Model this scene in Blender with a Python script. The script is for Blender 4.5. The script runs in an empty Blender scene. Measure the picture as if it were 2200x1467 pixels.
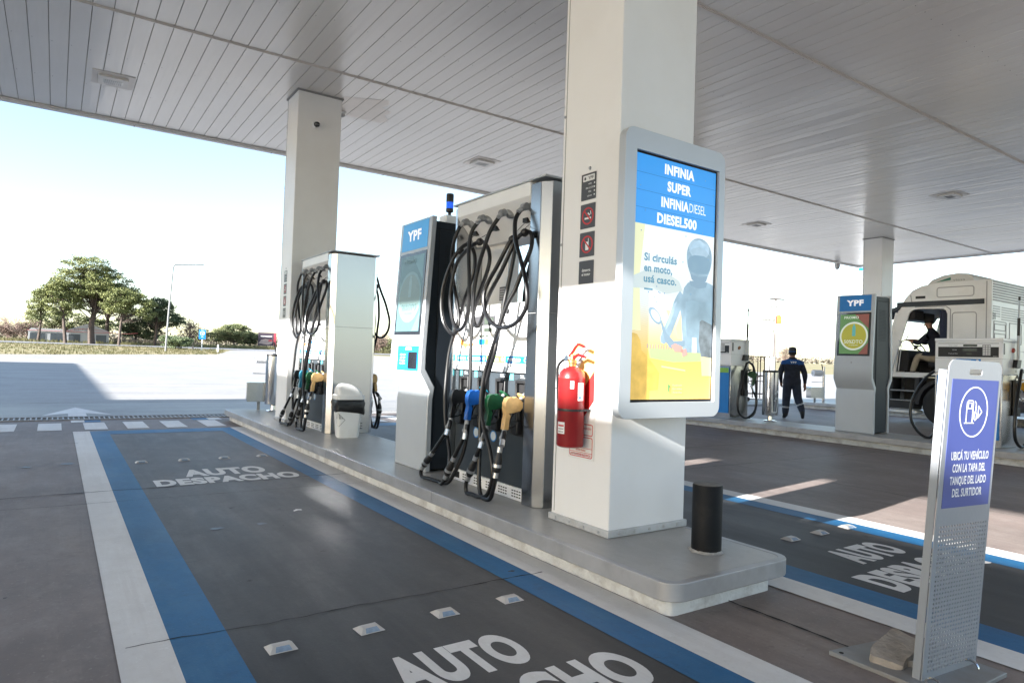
import bpy, bmesh, math, random
from mathutils import Vector, Matrix, noise
from mathutils.geometry import tessellate_polygon
R = math.radians
random.seed(7)
scn = bpy.context.scene
COL = scn.collection

# ------------------------------------------------------------------ camera, sky, sun, exposure
cam_d = bpy.data.cameras.new('camera'); cam = bpy.data.objects.new('camera', cam_d); COL.objects.link(cam)
cam_d.sensor_width = 36; cam_d.lens = 23.485; cam_d.clip_end = 6000; cam_d.clip_start = .05
cam.matrix_world = Matrix(((0.82499, -0.04185, -0.56359, 0), (-0.56419, -0.00124, -0.82565, 0),
                           (0.03385, 0.99912, -0.02464, 1.3), (0, 0, 0, 1)))
scn.camera = cam
SUN_DIR = Vector((1.0, .13, -.385)).normalized()          # the way the light travels
w = bpy.data.worlds.new('World'); scn.world = w; w.use_nodes = True
nt = w.node_tree; nt.nodes.clear()
sky = nt.nodes.new('ShaderNodeTexSky'); sky.sky_type = 'NISHITA'; sky.sun_disc = False
sky.sun_elevation = math.asin(-SUN_DIR.z)
sky.sun_rotation = math.atan2(-SUN_DIR.x, -SUN_DIR.y)
sky.altitude = 50; sky.air_density = 1.0; sky.dust_density = .8; sky.ozone_density = 1.0
bg = nt.nodes.new('ShaderNodeBackground'); bg.inputs[1].default_value = .082
wo = nt.nodes.new('ShaderNodeOutputWorld')
hs = nt.nodes.new('ShaderNodeHueSaturation'); hs.inputs['Saturation'].default_value = .98
nt.links.new(sky.outputs[0], hs.inputs['Color']); nt.links.new(hs.outputs[0], bg.inputs[0]); nt.links.new(bg.outputs[0], wo.inputs[0])
sd = bpy.data.lights.new('sun', 'SUN'); sd.energy = 5.0; sd.angle = R(.53); sd.color = (1, .975, .945)
so = bpy.data.objects.new('sun', sd); COL.objects.link(so)
so.rotation_euler = SUN_DIR.to_track_quat('-Z', 'Y').to_euler()
scn.view_settings.view_transform = 'Standard'; scn.view_settings.look = 'None'
scn.view_settings.exposure = EXPO = 2.38
scn.view_settings.gamma = 1; scn.view_settings.use_curve_mapping = False
scn.render.engine = 'CYCLES'
scn.cycles.max_bounces = 8; scn.cycles.diffuse_bounces = 4; scn.cycles.glossy_bounces = 4
SCR = 2 ** (-EXPO)

# ------------------------------------------------------------------ materials
def srgb(h):
    if isinstance(h, str):
        v = [int(h[i:i+2], 16)/255 for i in (0, 2, 4)]
        return tuple(((c+.055)/1.055)**2.4 if c > .04 else c/12.92 for c in v)
    return h
MATS = {}
def mat(name, col, rough=.5, metal=0, var=.12, scale=3, bump=0, bscale=60, emis=0, spec=.5, coat=0, alpha=1,
        trans=0, stretch=None, rvar=0, dirt=None, dirt_amt=.3, dscale=1.2, aniso=0, colvar=None):
    if name in MATS: return MATS[name]
    m = bpy.data.materials.new(name); m.use_nodes = True; MATS[name] = m
    t = m.node_tree; N = t.nodes; L = t.links
    b = N['Principled BSDF']; c = srgb(col)
    b.inputs['Roughness'].default_value = rough; b.inputs['Metallic'].default_value = metal
    b.inputs['Specular IOR Level'].default_value = spec
    b.inputs['Coat Weight'].default_value = coat; b.inputs['Coat Roughness'].default_value = .1
    b.inputs['Alpha'].default_value = alpha; b.inputs['Transmission Weight'].default_value = trans
    tc = N.new('ShaderNodeTexCoord'); mp = N.new('ShaderNodeMapping'); L.new(tc.outputs['Object'], mp.inputs[0])
    if stretch: mp.inputs['Scale'].default_value = stretch
    nz = N.new('ShaderNodeTexNoise'); nz.inputs['Scale'].default_value = scale; nz.inputs['Detail'].default_value = 6
    L.new(mp.outputs[0], nz.inputs[0])
    rmp = N.new('ShaderNodeMapRange'); rmp.inputs[1].default_value = .3; rmp.inputs[2].default_value = .7
    L.new(nz.outputs[0], rmp.inputs[0])
    mx = N.new('ShaderNodeMix'); mx.data_type = 'RGBA'
    c2 = srgb(colvar) if colvar else tuple(x*(1-var) for x in c)
    mx.inputs[6].default_value = (*c2, 1)
    mx.inputs[7].default_value = (*[min(1, x*(1+var)) for x in c], 1)
    L.new(rmp.outputs[0], mx.inputs[0])
    out = mx.outputs[2]
    if dirt:
        n2 = N.new('ShaderNodeTexNoise'); n2.inputs['Scale'].default_value = dscale; n2.inputs['Detail'].default_value = 8
        n2.inputs['Roughness'].default_value = .65
        L.new(mp.outputs[0], n2.inputs[0])
        r2 = N.new('ShaderNodeMapRange'); r2.inputs[1].default_value = .48; r2.inputs[2].default_value = .75
        r2.inputs[4].default_value = dirt_amt
        L.new(n2.outputs[0], r2.inputs[0])
        m2 = N.new('ShaderNodeMix'); m2.data_type = 'RGBA'; L.new(r2.outputs[0], m2.inputs[0])
        L.new(out, m2.inputs[6]); m2.inputs[7].default_value = (*srgb(dirt), 1); out = m2.outputs[2]
    L.new(out, b.inputs['Base Color'])
    if rvar:
        r3 = N.new('ShaderNodeMapRange'); r3.inputs[3].default_value = max(.03, rough-rvar); r3.inputs[4].default_value = rough+rvar
        L.new(nz.outputs[0], r3.inputs[0]); L.new(r3.outputs[0], b.inputs['Roughness'])
    if bump:
        n3 = N.new('ShaderNodeTexNoise'); n3.inputs['Scale'].default_value = bscale; n3.inputs['Detail'].default_value = 4
        L.new(mp.outputs[0], n3.inputs[0])
        bp = N.new('ShaderNodeBump'); bp.inputs['Strength'].default_value = bump; bp.inputs['Distance'].default_value = .01
        L.new(n3.outputs[0], bp.inputs['Height']); L.new(bp.outputs[0], b.inputs['Normal'])
    if emis:
        L.new(out, b.inputs['Emission Color']); b.inputs['Emission Strength'].default_value = emis
    return m

def floor_mat(name, base, dark, light, rough=.45, streak=(1, 1, 1), spots=.5, cracks=False, detail=1.0, fresh=None, tyre=.45):
    """worn concrete / road paint: cloudy patches, tyre polish along the lane, small spots"""
    m = bpy.data.materials.new(name); m.use_nodes = True; MATS[name] = m
    t = m.node_tree; N = t.nodes; L = t.links; b = N['Principled BSDF']
    g = N.new('ShaderNodeNewGeometry')
    def tex(scale, sc=(1, 1, 1), detail=8, r=.6):
        mp = N.new('ShaderNodeMapping'); mp.inputs['Scale'].default_value = sc; L.new(g.outputs['Position'], mp.inputs[0])
        n = N.new('ShaderNodeTexNoise'); n.inputs['Scale'].default_value = scale; n.inputs['Detail'].default_value = detail
        n.inputs['Roughness'].default_value = r; L.new(mp.outputs[0], n.inputs[0]); return n.outputs[0]
    def rng(s, a, c, lo=0, hi=1):
        r = N.new('ShaderNodeMapRange'); r.inputs[1].default_value = a; r.inputs[2].default_value = c
        r.inputs[3].default_value = lo; r.inputs[4].default_value = hi; L.new(s, r.inputs[0]); return r.outputs[0]
    def mix(f, a, c):
        x = N.new('ShaderNodeMix'); x.data_type = 'RGBA'; L.new(f, x.inputs[0])
        for i, v in ((6, a), (7, c)):
            if isinstance(v, tuple) or isinstance(v, str): x.inputs[i].default_value = (*srgb(v), 1)
            else: L.new(v, x.inputs[i])
        return x.outputs[2]
    c = mix(rng(tex(.55), .35, .65), base, dark)
    c = mix(rng(tex(.8, streak), .5, .78, 0, .65), c, light)
    c = mix(rng(tex(14*detail), .50, .70, 0, .45), c, dark)
    c = mix(rng(tex(5, (1, .5, 1), 10, .7), .48, .70, 0, .40), c, light)
    c = mix(rng(tex(3.2, (1, 1, 1), 12, .75), .60, .66, 0, spots), c, dark)
    c = mix(rng(tex(55, (1, 1, 1), 3), .62, .70, 0, .5), c, light)
    c = mix(rng(tex(38, (1, 1, 1), 4), .60, .68, 0, .45), c, dark)
    c = mix(rng(tex(1.0, (9, .30, 1), 7, .7), .52, .74, 0, tyre), c, dark)
    c = mix(rng(tex(1.3, (13, .45, 1), 8, .7), .56, .76, 0, tyre*.7), c, light)
    b.inputs['Specular IOR Level'].default_value = .35
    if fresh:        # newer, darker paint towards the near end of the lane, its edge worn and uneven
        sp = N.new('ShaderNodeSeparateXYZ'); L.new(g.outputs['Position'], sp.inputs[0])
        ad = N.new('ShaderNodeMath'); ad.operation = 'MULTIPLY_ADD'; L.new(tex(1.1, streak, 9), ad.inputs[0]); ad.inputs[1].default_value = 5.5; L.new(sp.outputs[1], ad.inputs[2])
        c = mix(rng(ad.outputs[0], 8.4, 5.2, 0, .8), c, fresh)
    L.new(c, b.inputs['Base Color'])
    L.new(rng(tex(1.6, streak), .3, .7, rough-.05, rough+.06), b.inputs['Roughness'])
    bp = N.new('ShaderNodeBump'); bp.inputs['Strength'].default_value = .25; bp.inputs['Distance'].default_value = .004
    L.new(tex(90, (1, 1, 1), 5), bp.inputs['Height']); L.new(bp.outputs[0], b.inputs['Normal'])
    return m

white_paint = mat('white_paint', (.78, .79, .80), .35, var=.03, scale=2, dirt=(.45, .42, .38), dirt_amt=.22, dscale=1.5, spec=.5)
white_panel = mat('white_panel', (.80, .81, .82), .3, var=.03, scale=2)
column_mat = mat('column_cladding', (.80, .80, .80), .42, var=.03, scale=1.2, dirt=(.66, .64, .61), dirt_amt=.40, dscale=.8, bump=.04, bscale=6)
steel = mat('brushed_steel', (.50, .51, .52), .28, 1, var=.10, scale=2, stretch=(14, 14, .5), bump=.08, bscale=9, rvar=.1)
steel_side = mat('brushed_steel_sheet', (.46, .47, .48), .22, 1, var=.05, scale=.8, bump=.05, bscale=1.5)
steel_edge = mat('kerb_steel', (.40, .40, .41), .45, .45, var=.12, scale=5, dirt=(.2, .18, .16), dirt_amt=.4, dscale=3)
chrome = mat('polished_steel', (.62, .63, .64), .16, 1, var=.06, scale=3)
cast = mat('cast_grey', (.30, .31, .32), .5, .3, var=.12, scale=20)
lgrey = mat('light_grey_frame', (.47, .50, .53), .42, .2, var=.03, scale=3)
kiosk_black = mat('kiosk_graphite', (.018, .024, .032), .48, .0, var=.1, scale=3, rvar=.05, spec=.25)
darkpanel = mat('graphite_panel', (.055, .068, .080), .32, .35, var=.10, scale=2.5, rvar=.06)
black = mat('black_plastic', (.012, .012, .013), .45, var=.2, scale=9)
rubber = mat('black_rubber', (.007, .007, .008), .36, var=.25, scale=14, spec=.45)
hole_black = mat('dark_recess', (.004, .004, .005), .8, var=.1)
glassdark = mat('dark_glass', (.012, .014, .018), .05, 0, var=.05, spec=.9)
lcd = mat('lcd_glass', (.06, .075, .06), .15, var=.1, scale=30)
sticker_white = mat('sticker_white', (.75, .75, .74), .4, var=.03)
sticker_dark = mat('sticker_charcoal', (.06, .06, .065), .4, var=.05)
sticker_red = mat('sticker_red', (.55, .02, .02), .4, var=.06)
sticker_yellow = mat('sticker_yellow', (.80, .55, .16), .4, var=.04)
ink_grey = mat('ink_grey', (.22, .23, .24), .5, var=.05)
ink_ghost = mat('ink_ghost', (.50, .50, .51), .5, var=.05)
label_blue = mat('label_blue', (.01, .19, .55), .35, var=.05)
label_cyan = mat('label_cyan', (.02, .45, .75), .35, var=.05)
label_green = mat('label_green', (.22, .45, .06), .35, var=.05)
cyan_tag = mat('cyan_tag', (.09, .42, .47), .4, var=.08)
orange = mat('orange_plastic', (.85, .33, .05), .5, var=.08)
noz_c = {'black': mat('nozzle_black', (.010, .010, .011), .35, var=.2, scale=20),
         'blue': mat('nozzle_blue', (.008, .10, .42), .35, var=.12, scale=18),
         'teal': mat('nozzle_teal', (.01, .17, .27), .35, var=.12, scale=18),
         'green': mat('nozzle_green', (.008, .075, .030), .35, var=.15, scale=18),
         'tan': mat('nozzle_tan', (.60, .38, .15), .45, var=.12, scale=18, dirt=(.3, .18, .07), dirt_amt=.4, dscale=14),
         'yellow': mat('nozzle_yellow', (.72, .38, .01), .4, var=.1, scale=18)}

# ------------------------------------------------------------------ geometry helpers
class MB:
    def __init__(s): s.v = []; s.f = []; s.mi = []
    def add(s, vs, fs, m=0):
        o = len(s.v); s.v += [tuple(v) for v in vs]
        for f in fs: s.f.append([i+o for i in f]); s.mi.append(m)
    def box(s, x0, x1, y0, y1, z0, z1, m=0):
        vs = [(x, y, z) for x in (x0, x1) for y in (y0, y1) for z in (z0, z1)]
        s.add(vs, [(0, 1, 3, 2), (4, 6, 7, 5), (0, 4, 5, 1), (2, 3, 7, 6), (0, 2, 6, 4), (1, 5, 7, 3)], m)
    def obox(s, c, ax, ay, az, m=0):
        c = Vector(c); ax = Vector(ax); ay = Vector(ay); az = Vector(az)
        vs = [c+ax*i+ay*j+az*k for i in (-1, 1) for j in (-1, 1) for k in (-1, 1)]
        s.add(vs, [(0, 1, 3, 2), (4, 6, 7, 5), (0, 4, 5, 1), (2, 3, 7, 6), (0, 2, 6, 4), (1, 5, 7, 3)], m)
    def bar(s, p0, p1, w=.03, h=None, m=0, up=(0, 0, 1)):
        p0 = Vector(p0); p1 = Vector(p1); d = (p1-p0); h = h or w
        a = d.cross(Vector(up))
        if a.length < 1e-6: a = d.cross(Vector((1, 0, 0)))
        a.normalize(); b = a.cross(d).normalized()
        s.obox((p0+p1)/2, d/2, a*w/2, b*h/2, m)
    def lathe(s, prof, c=(0, 0, 0), ax=(0, 0, 1), seg=24, m=0, caps=True, sx=1, sy=1):
        """prof: list of (radius, distance along ax)"""
        ax = Vector(ax).normalized(); c = Vector(c)
        u = ax.orthogonal().normalized(); v = ax.cross(u)
        if abs(ax.z) > .999: u = Vector((1, 0, 0)); v = Vector((0, 1, 0))*(1 if ax.z > 0 else -1)
        vs = []
        for r, t in prof:
            for k in range(seg):
                a = 2*math.pi*k/seg; vs.append(c+ax*t+u*(r*math.cos(a)*sx)+v*(r*math.sin(a)*sy))
        fs = []
        for i in range(len(prof)-1):
            for k in range(seg):
                k2 = (k+1) % seg; fs.append((i*seg+k, i*seg+k2, (i+1)*seg+k2, (i+1)*seg+k))
        if caps:
            fs.append(tuple(range(seg))[::-1]); n = (len(prof)-1)*seg; fs.append(tuple(range(n, n+seg)))
        s.add(vs, fs, m)
    def cyl(s, p0, p1, r, r1=None, seg=16, m=0):
        p0 = Vector(p0); p1 = Vector(p1); s.lathe([(r, 0), (r if r1 is None else r1, (p1-p0).length)], p0, p1-p0, seg, m)
    def tube(s, pts, r, seg=8, m=0, caps=True):
        pts = [Vector(p) for p in pts]; n = len(pts); vs = []; fs = []
        prev = None
        for i, p in enumerate(pts):
            d = (pts[min(i+1, n-1)]-pts[max(i-1, 0)]).normalized()
            if prev is None: u = d.orthogonal().normalized()
            else:
                u = (prev-d*prev.dot(d)); u = u.normalized() if u.length > 1e-6 else d.orthogonal().normalized()
            prev = u; v = d.cross(u); rr = r[i] if isinstance(r, (list, tuple)) else r
            for k in range(seg):
                a = 2*math.pi*k/seg; vs.append(p+u*math.cos(a)*rr+v*math.sin(a)*rr)
        for i in range(n-1):
            for k in range(seg):
                k2 = (k+1) % seg; fs.append((i*seg+k, i*seg+k2, (i+1)*seg+k2, (i+1)*seg+k))
        if caps: fs.append(tuple(range(seg))[::-1]); fs.append(tuple(range((n-1)*seg, n*seg)))
        s.add(vs, fs, m)
    def prism(s, poly, fr, t0, t1, m=0, holes=()):
        """poly: 2-D outline, fr(u, v, t) -> 3-D; extruded from t0 to t1, optional holes"""
        loops = [list(poly)]+[list(h) for h in holes]
        tri = tessellate_polygon([[Vector((a, b, 0)) for a, b in lp] for lp in loops])
        flat = [p for lp in loops for p in lp]; n = len(flat)
        vs = [fr(a, b, t0) for a, b in flat]+[fr(a, b, t1) for a, b in flat]
        fs = [tuple(t) for t in tri]+[tuple(i+n for i in t)[::-1] for t in tri]
        o = 0
        for lp in loops:
            k = len(lp)
            for i in range(k): j = (i+1) % k; fs.append((o+i, o+j, n+o+j, n+o+i))
            o += k
        s.add(vs, fs, m)
    def build(s, name, mats, parent=None, smooth=True, bevel=0, loc=None, ang=35, bseg=2):
        me = bpy.data.meshes.new(name); me.from_pydata(s.v, [], s.f)
        bm = bmesh.new(); bm.from_mesh(me); bmesh.ops.recalc_face_normals(bm, faces=bm.faces); bm.to_mesh(me); bm.free()
        if not isinstance(mats, (list, tuple)): mats = [mats]
        for m in mats: me.materials.append(m)
        me.polygons.foreach_set('material_index', s.mi)
        if smooth:
            me.polygons.foreach_set('use_smooth', [True]*len(me.polygons)); me.set_sharp_from_angle(angle=R(ang))
        me.update()
        o = bpy.data.objects.new(name, me); COL.objects.link(o)
        if loc: o.location = loc
        if parent: o.parent = parent
        if bevel:
            b = o.modifiers.new('bevel', 'BEVEL'); b.width = bevel; b.segments = bseg; b.limit_method = 'ANGLE'; b.angle_limit = R(40)
            b.harden_normals = False
        return o
def FX(x0=0, sgn=-1):                     # plane facing -X : u = y, v = z, t = outwards
    return lambda u, v, t: (x0+sgn*t, u, v)
def FY(y0=0, sgn=-1):                     # plane facing -Y : u = x, v = z
    return lambda u, v, t: (u, y0+sgn*t, v)
def FZ(z0=0): return lambda u, v, t: (u, v, z0+t)
def rrect(x0, x1, y0, y1, r, n=5):
    out = []
    for cx, cy, a0 in ((x1-r, y1-r, 0), (x0+r, y1-r, 90), (x0+r, y0+r, 180), (x1-r, y0+r, 270)):
        for i in range(n+1): a = R(a0+90*i/n); out.append((cx+r*math.cos(a), cy+r*math.sin(a)))
    return out
def circ(cx, cy, r, n=24, ry=None): return [(cx+r*math.cos(2*math.pi*i/n), cy+(ry or r)*math.sin(2*math.pi*i/n)) for i in range(n)]
def empty(name, loc=(0, 0, 0), rz=0):
    o = bpy.data.objects.new(name, None); COL.objects.link(o); o.location = loc; o.rotation_euler = (0, 0, rz); o.empty_display_size = .2; return o
def tag(o, label=None, cat=None, group=None, kind=None):
    if label: o['label'] = label
    if cat: o['category'] = cat
    if group: o['group'] = group
    if kind: o['kind'] = kind
    return o
def copy_tree(o, parent=None):
    c = o.copy(); COL.objects.link(c); c.parent = parent
    for ch in list(o.children):
        if ch.name in scn.objects: copy_tree(ch, c)
    return c
def spline(pts, n=6):
    pts = [Vector(p) for p in pts]; out = []
    for i in range(len(pts)-1):
        p0 = pts[max(i-1, 0)]; p1 = pts[i]; p2 = pts[i+1]; p3 = pts[min(i+2, len(pts)-1)]
        for k in range(n):
            t = k/n; out.append(.5*((2*p1)+(p2-p0)*t+(2*p0-5*p1+4*p2-p3)*t*t+(3*p1-p0-3*p2+p3)*t**3))
    out.append(pts[-1]); return out

def text_mb(mb, body, origin, right, up, w=None, h=.05, m=0, bold=0, lift=.001, align='C', depth=.0008):
    """adds lettering to mb; h = cap height, w = total width; origin = centre bottom (or left bottom)"""
    cu = bpy.data.curves.new('t', 'FONT'); cu.body = body; cu.size = 1; cu.offset = bold; cu.resolution_u = 8 if h > .2 else 3; cu.space_character = 1+bold*1.6
    ob = bpy.data.objects.new('t', cu); COL.objects.link(ob)
    bpy.context.view_layer.update()
    me = bpy.data.meshes.new_from_object(ob.evaluated_get(bpy.context.evaluated_depsgraph_get()))
    bpy.data.objects.remove(ob); bpy.data.curves.remove(cu)
    if not me.vertices: return
    xs = [v.co.x for v in me.vertices]; x0, x1 = min(xs), max(xs)
    sy = h/.73; sx = (w/(x1-x0)) if w else sy
    right = Vector(right).normalized(); up = Vector(up).normalized(); n = right.cross(up); o = Vector(origin)
    off = (x0+x1)/2 if align == 'C' else x0
    vs = [o+right*((v.co.x-off)*sx)+up*(v.co.y*sy)+n*lift for v in me.vertices]
    mb.add(vs, [tuple(p.vertices) for p in me.polygons], m)
    bpy.data.meshes.remove(me)
"""orientation tuples: (right, up)"""
OX = ((0, -1, 0), (0, 0, 1)); OY = ((1, 0, 0), (0, 0, 1)); OZ = ((1, 0, 0), (0, 1, 0)); OXP = ((0, 1, 0), (0, 0, 1))
# ------------------------------------------------------------------ terrain
def terr(r):
    if r < 48: return 0
    if r < 118: return 1.6*(r-48)/70
    if r < 320: return 1.6+1.7*(r-118)/202
    return 3.3
def pol(az, r, off=0): return (r*math.sin(R(az)), r*math.cos(R(az)), terr(r)+off)
RINGS = [0.5, 12, 30, 40, 48, 52, 56, 60, 65, 70, 76, 82, 88, 94, 100, 106, 112, 118, 130, 150, 180, 220, 270, 320, 420, 700, 1400, 4000]
def polar_sheet(name, m, azs, rin, rout, off):
    mb = MB(); n = len(azs)
    for i in range(n-1):
        a0, a1 = azs[i], azs[i+1]
        i0, i1, o0, o1 = rin(a0), rin(a1), rout(a0), rout(a1)
        lo, hi = max(i0, i1), min(o0, o1)
        mid = [(r, r) for r in RINGS if lo+.3 < r < hi-.3]
        if o0 > hi+1 or o1 > hi+1:              # a jump of the outer edge: keep the rings on the longer side too
            rs = [(i0, i1)]+mid+[(hi, hi)]
            last = hi
            for r in RINGS+[1e9]:
                if r > hi+.3:
                    q = (min(r, o0), min(r, o1))
                    if q != rs[-1]: rs.append(q)
        else: rs = [(i0, i1)]+mid+[(o0, o1)]
        for (p0, p1), (q0, q1) in zip(rs, rs[1:]):
            q = [pol(a0, p0, off), pol(a1, p1, off), pol(a1, q1, off), pol(a0, q0, off)]
            mb.add(q, [(0, 1, 2, 3)])
    return tag(mb.build(name, m, smooth=False), kind='structure')
def tab(T):
    def f(a):
        if a <= T[0][0]: return T[0][1]
        for (a0, r0), (a1, r1) in zip(T, T[1:]):
            if a <= a1: return r0+(r1-r0)*(a-a0)/(a1-a0)
        return T[-1][1]
    return f
AZ = [-180+i*2 for i in range(181)]
AZf = [-40+i*.5 for i in range(241)]
AZall = sorted(set(AZ+AZf))
grass_m = mat('dry_grass', (.14, .13, .055), .95, var=.25, scale=.05, colvar=(.22, .17, .085), dirt=(.09, .11, .03), dirt_amt=.5, dscale=.12, bump=.6, bscale=3)
lot_m = floor_mat('lot_concrete', (.29, .28, .265), (.235, .225, .215), (.36, .345, .33), .6, (.2, 1, 1), spots=.25, tyre=.25)
asphalt_m = floor_mat('road_asphalt', (.22, .22, .225), (.17, .17, .17), (.28, .28, .28), .6, spots=.2)
ground = polar_sheet('ground', grass_m, AZ, lambda a: .4, lambda a: 4000, -.03)
lot_R = tab([(-180, 40), (-30, 50), (-8, 57), (-3, 61.5), (0, 63.5), (5.2, 68.7), (9, 73), (10.5, 75.2), (10.9, 80), (11.6, 96), (14, 97), (22, 90), (50, 78), (75, 78), (110, 50), (180, 40)])
lot = polar_sheet('concrete_lot', lot_m, AZall, lambda a: .4, lot_R, .0)
road = polar_sheet('road', asphalt_m, [a for a in AZf if -30 <= a <= 40], lambda a: max(97, lot_R(a)+.02), lambda a: 104.5, .02)
mb = MB()
for a in [x*.8-20 for x in range(60)]:                     # dashed line of the far road
    mb.add([pol(a, 100.6, .03), pol(a+.35, 100.6, .03), pol(a+.35, 100.9, .03), pol(a, 100.9, .03)], [(0, 1, 2, 3)])
tag(mb.build('road_marking', white_paint, smooth=False), kind='structure')

# forecourt slab and its paint
brown_m = floor_mat('forecourt_concrete', (.225, .180, .162), (.150, .122, .112), (.32, .28, .25), .58, (1.4, .35, 1), spots=.5)
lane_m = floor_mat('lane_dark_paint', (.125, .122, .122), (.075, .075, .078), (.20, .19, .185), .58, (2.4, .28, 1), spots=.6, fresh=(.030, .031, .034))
wht_m = floor_mat('worn_white_paint', (.70, .68, .655), (.58, .55, .52), (.78, .77, .75), .55, (2, .5, 1), spots=.6, tyre=.8)
blu_m = floor_mat('worn_blue_paint', (.008, .125, .30), (.012, .085, .19), (.05, .17, .29), .54, (2, .4, 1), spots=.6)
def sheet(name, rects, z, m):
    mb = MB()
    for x0, x1, y0, y1 in rects:
        mb.add([(x0, y0, z), (x1, y0, z), (x1, y1, z), (x0, y1, z)], [(0, 1, 2, 3)])
    return tag(mb.build(name, m, smooth=False), kind='structure')
sheet('forecourt_floor', [(-7, 27, -9, 13.42)], 0.004, brown_m)
apron_m = floor_mat('apron_concrete', (.25, .235, .22), (.19, .18, .17), (.32, .30, .28), .45, (.3, 1, 1), spots=.3)
sheet('forecourt_apron', [(-7, 27, 13.96, 17.2)], .004, apron_m)
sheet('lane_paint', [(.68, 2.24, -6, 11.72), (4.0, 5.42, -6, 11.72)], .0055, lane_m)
jit = lambda: random.uniform(-.006, .006)
sheet('white_lane_stripe', [(.262, .47, -6, 11.68), (2.42, 2.63, -6, 11.68), (3.55, 3.77, -6, 11.68), (5.60, 5.82, -6, 11.68),
                            (.262, .45, 13.03, 13.38), (2.34, 2.56, 13.03, 13.38)]+
      [(a, a+.30, 11.9+jit(), 12.95+jit()) for a in (-2.42, -1.86, -1.30, -.74, -.17, .42, .98, 1.53, 2.12)] +
      [(a, a+.30, 11.9+jit(), 12.95+jit()) for a in (3.9, 4.46, 5.02, 5.58, 6.14, 6.7)], .0085, wht_m)
sheet('blue_lane_stripe', [(.47, .70, -6, 11.22), (2.22, 2.42, -6, 11.22), (.47, 2.42, 11.22, 11.66), (3.77, 4.02, -6, 11.22), (5.38, 5.60, -6, 11.22), (3.77, 5.60, 11.22, 11.66),
                           (.45, .68, 13.03, 13.38), (2.08, 2.34, 13.03, 13.38)], .0078, blu_m)
mb = MB()
for x, y, ww, hh, s in ((1.48, 2.345, .62, .29, 'AUTO'), (1.475, 1.94, 1.31, .295, 'DESPACHO'), (1.53, 7.36, .80, .38, 'AUTO'), (1.495, 6.94, 1.34, .31, 'DESPACHO'),
                        (4.83, 2.38, .64, .27, 'AUTO'), (4.81, 1.96, 1.30, .29, 'DESPACHO'), (4.83, 7.36, .80, .38, 'AUTO'), (4.83, 6.94, 1.34, .31, 'DESPACHO')):
    text_mb(mb, s, (x, y, .0055), *OZ, w=ww, h=hh, bold=.055)
tag(mb.build('lane_lettering', wht_m, smooth=False), kind='structure')
mb = MB(); mb.add([(-.16, 14.35, .0065), (.24, 14.75, .0065), (.24, 14.02, .0065), (.52, 14.02, .0065), (.52, 14.75, .0065), (.93, 14.35, .0065), (.38, 16.1, .0065)], [(0, 1, 6), (1, 4, 6), (1, 2, 3, 4), (4, 5, 6)])
tag(mb.build('lane_arrow', wht_m, smooth=False), kind='structure')
# joints and cracks in the slab (thin wandering ribbons)
crack_m = mat('crack_dirt', (.018, .016, .015), .9, var=.3, scale=20)
mb = MB()
def crack(p0, p1, wd=.01, wob=.02, n=60, z=.0093):
    p0 = Vector(p0); p1 = Vector(p1); d = (p1-p0); nrm = Vector((-d.y, d.x)).normalized(); vs = []
    s = random.random()*50
    for i in range(n+1):
        t = i/n; c = p0+d*t+nrm*(noise.noise(Vector((s+t*d.length*2.2, 0, 0)))*wob+noise.noise(Vector((s+t*d.length*11, 9, 0)))*wob*.4)
        ww = wd*(.35+1.1*abs(noise.noise(Vector((s+t*d.length*7, 5, 3)))))
        vs += [(c.x+nrm.x*ww, c.y+nrm.y*ww, z), (c.x-nrm.x*ww, c.y-nrm.y*ww, z)]
    mb.add(vs, [(2*i, 2*i+1, 2*i+3, 2*i+2) for i in range(n)])
crack((-3, 6.84), (2.62, 6.90), .013, .04, 160); crack((-3, 6.42), (2.62, 6.37), .005, .03, 120)
crack((3.12, 2.38), (3.10, .6), .010, .03); crack((.3, 3.28), (2.5, 3.25), .006, .03); crack((3.5, 7.0), (10.9, 7.0), .010, .04, 120)
crack((-6, 10.3), (.3, 10.32), .006, .02); crack((-6, 2.4), (.26, 2.5), .005, .03)
crack((-8, 17.3), (12, 17.2), .02, .05, 160); crack((-8, 25.5), (30, 25.4), .03, .05, 160); crack((-8, 20.9), (30, 20.7), .02, .05, 160)
crack((6.2, 5.6), (10.8, 5.5), .006, .03); crack((7.4, -2), (7.3, 12), .007, .03, 120)
tag(mb.build('slab_crack', crack_m, smooth=False), kind='structure')
# scattered stains / chips on the slab
mb = MB(); oil = mat('oil_stain', (.022, .020, .022), .6, var=.3, scale=9)
for k in range(26):
    x, y = random.choice(((random.uniform(-.6, 2.4), random.uniform(2.6, 9)), (random.uniform(3.6, 9.5), random.uniform(1.5, 10))))
    r0 = random.choice((.005, .006, .009, .014)) * random.uniform(.6, 1.4); s = random.random()*99
    n = 14; vs = [(x, y, .0088+k*.00001)]
    for i in range(n):
        a = 2*math.pi*i/n; r = r0*(1+.9*noise.noise(Vector((math.cos(a)*1.3+s, math.sin(a)*1.3, s)))); vs.append((x+r*math.cos(a)*1.4, y+r*math.sin(a), .0088+k*.00001))
    mb.add(vs, [(0, i+1, (i+1) % n+1) for i in range(n)])
tag(mb.build('floor_stain', oil, smooth=False), kind='structure')

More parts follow.
